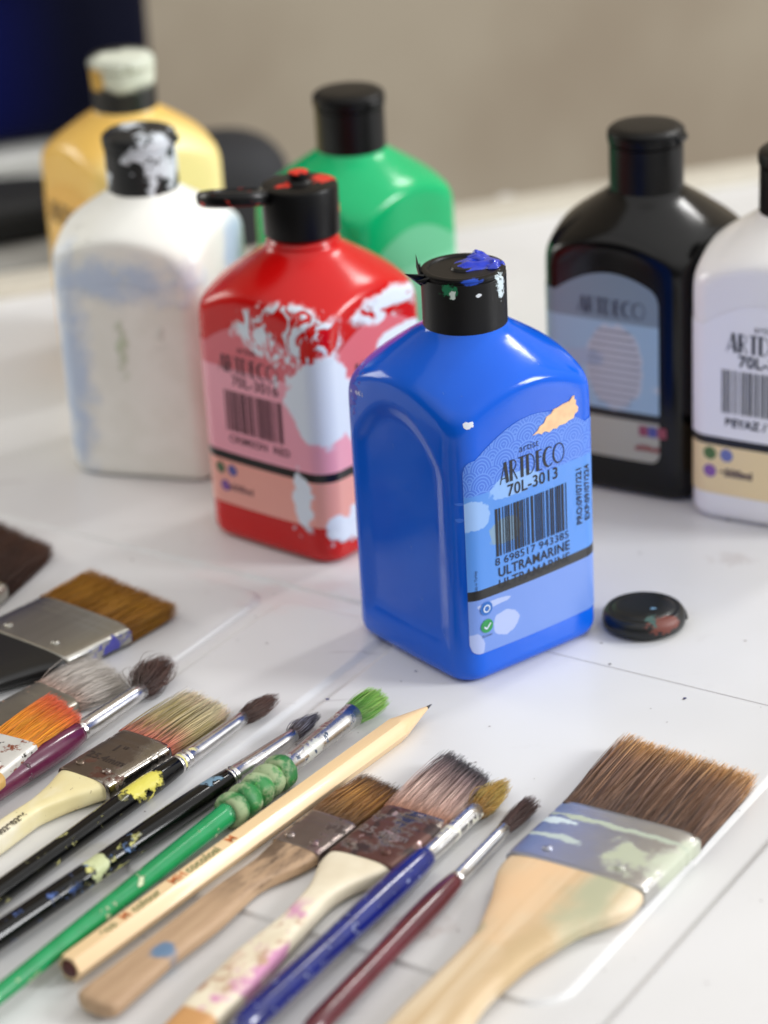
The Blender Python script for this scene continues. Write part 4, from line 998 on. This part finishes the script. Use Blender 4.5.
round_brush('blue handled round brush with ochre hair', (256, 1022), (426, 861), (478, 815), (508, 785), 25, 29, 19, 23, layered('blue_lacquer', (14, 30, 116), .18, 0, base2=(10, 22, 98), coat=.4, layers=[(N_(230, .61, .65, seed=23), (140, 150, 196), .4, 0), (N_(90, .66, .70, (.5, 1, 1), 31), (60, 74, 140), .5, 0)]), steel('ferrule_cream_paint', [(N_(100, .52, .58, seed=71, xr=(.004, .06)), (216, 214, 196), .45, .1)]), gold2, 'round', n=750, wf2=19, crimps=1, ext=.01, rtail=.88)
round_brush('slim maroon handled round brush with dark hair', (326, 1023), (455, 883), (508, 832), (534, 804), 20, 25, 16, 21, layered('maroon_lacquer', (96, 24, 40), .22, 0, base2=(76, 16, 28), nscale=60, coat=.4, layers=[(N_(260, .68, .71, (.6, 1, 1), 8), (150, 96, 96), .5, 0)]), steel('ferrule_chrome_clean'), hair_mat('maroon_dark_hair', [(0, (60, 34, 28)), (1, (52, 30, 26))], [(0, (70, 40, 34)), (1, (84, 52, 44))], .5), 'fan', n=700, wf2=14, ext=.01, rtail=.88)

# ------------------------------------------------------------------ pencil
a, b = at(69, 968, .0042), at(432, 712, .0010)
rz = math.atan2((b-a).y, (b-a).x); L = (Vector((b.x, b.y))-Vector((a.x, a.y))).length
t = thing('pencil', 'unpainted wooden pencil with black point, lying across the brushes', 'pencil', (a.x, a.y, 0), rz)
rp = .0045; zc = rp*.866+.0001
def hexr(x, r, zc_, r2=None):
    return [(x, r*math.cos(R(90+60*q)+0), zc_+r*math.sin(R(90+60*q))) for q in range(6)]
# subdivide each edge so the sharpened cone can round off
def hexring(x, r, rnd=0, n=6, z0=zc):
    out = []
    for q in range(6):
        p0 = Vector((math.cos(R(120+60*q)), math.sin(R(120+60*q)))); p1 = Vector((math.cos(R(180+60*q)), math.sin(R(180+60*q))))
        for k in range(n):
            p = p0.lerp(p1, k/n); pr_ = p.normalized()*.93
            p = p.lerp(pr_, rnd) if rnd else p
            out.append((x, r*p.x, z0+r*p.y))
    return out
xc = L-.0200
rs = [hexring(0, rp*.96), hexring(.0004, rp), hexring(xc-.0015, rp), hexring(xc, rp*.985, .5), hexring(xc+.0015, rp*.93, 1), hexring(L-.0030, rp*.15, 1)]
v, f = rings(rs)
pw = layered('bare_cedar', (238, 210, 166), .35, 0, base2=(228, 194, 146), grain=(60, (.06, 1.5, 1.5)), coat=.25)
pb = mk('barrel', v, f, pw, t, auto=True)
v, f = rings([hexring(L-.0031, rp*.155, 1), hexring(L-.0012, rp*.08, 1), hexring(L, rp*.03, 1)]); mk('lead', v, f, simple('graphite', (40, 40, 44), .4), t)
v, f = lathe_x([(-.0009, .0012), (-.0006, .0026), (.0003, .0033)], zc, 24); mk('end_cap', v, f, simple('maroon_dip', (86, 34, 34), .4), t)
# printed words on the upper left facet
ang = R(0)  # facet normal 30 degrees left of vertical
tu = Vector((1, 0, 0)); nn_ = Vector((0, math.sin(ang), math.cos(ang))); vv_ = Vector((0, math.cos(ang), -math.sin(ang)))
def facet_text(body, x, size, mat):
    v, f = text_mesh(body, size, bold=.00012, align='LEFT')
    c0 = Vector((x, 0, zc))+nn_*(rp*.866+.00006)
    mk('lettering', [tuple(c0+tu*p[0]+vv_*p[1]) for p in v], f, mat, pb, smooth=False)
gi, oi = simple('print_green', (96, 110, 62), .5), simple('print_orange', (206, 116, 62), .5)
for body, x, m_x in [('eco', .014, gi), ('M', .0235, oi), ('colour', .0285, gi), ('MH', .046, oi), ('cocolosi', .0535, gi), ('M', .0735, oi)]:
    facet_text(body, x, .0044, m_x)
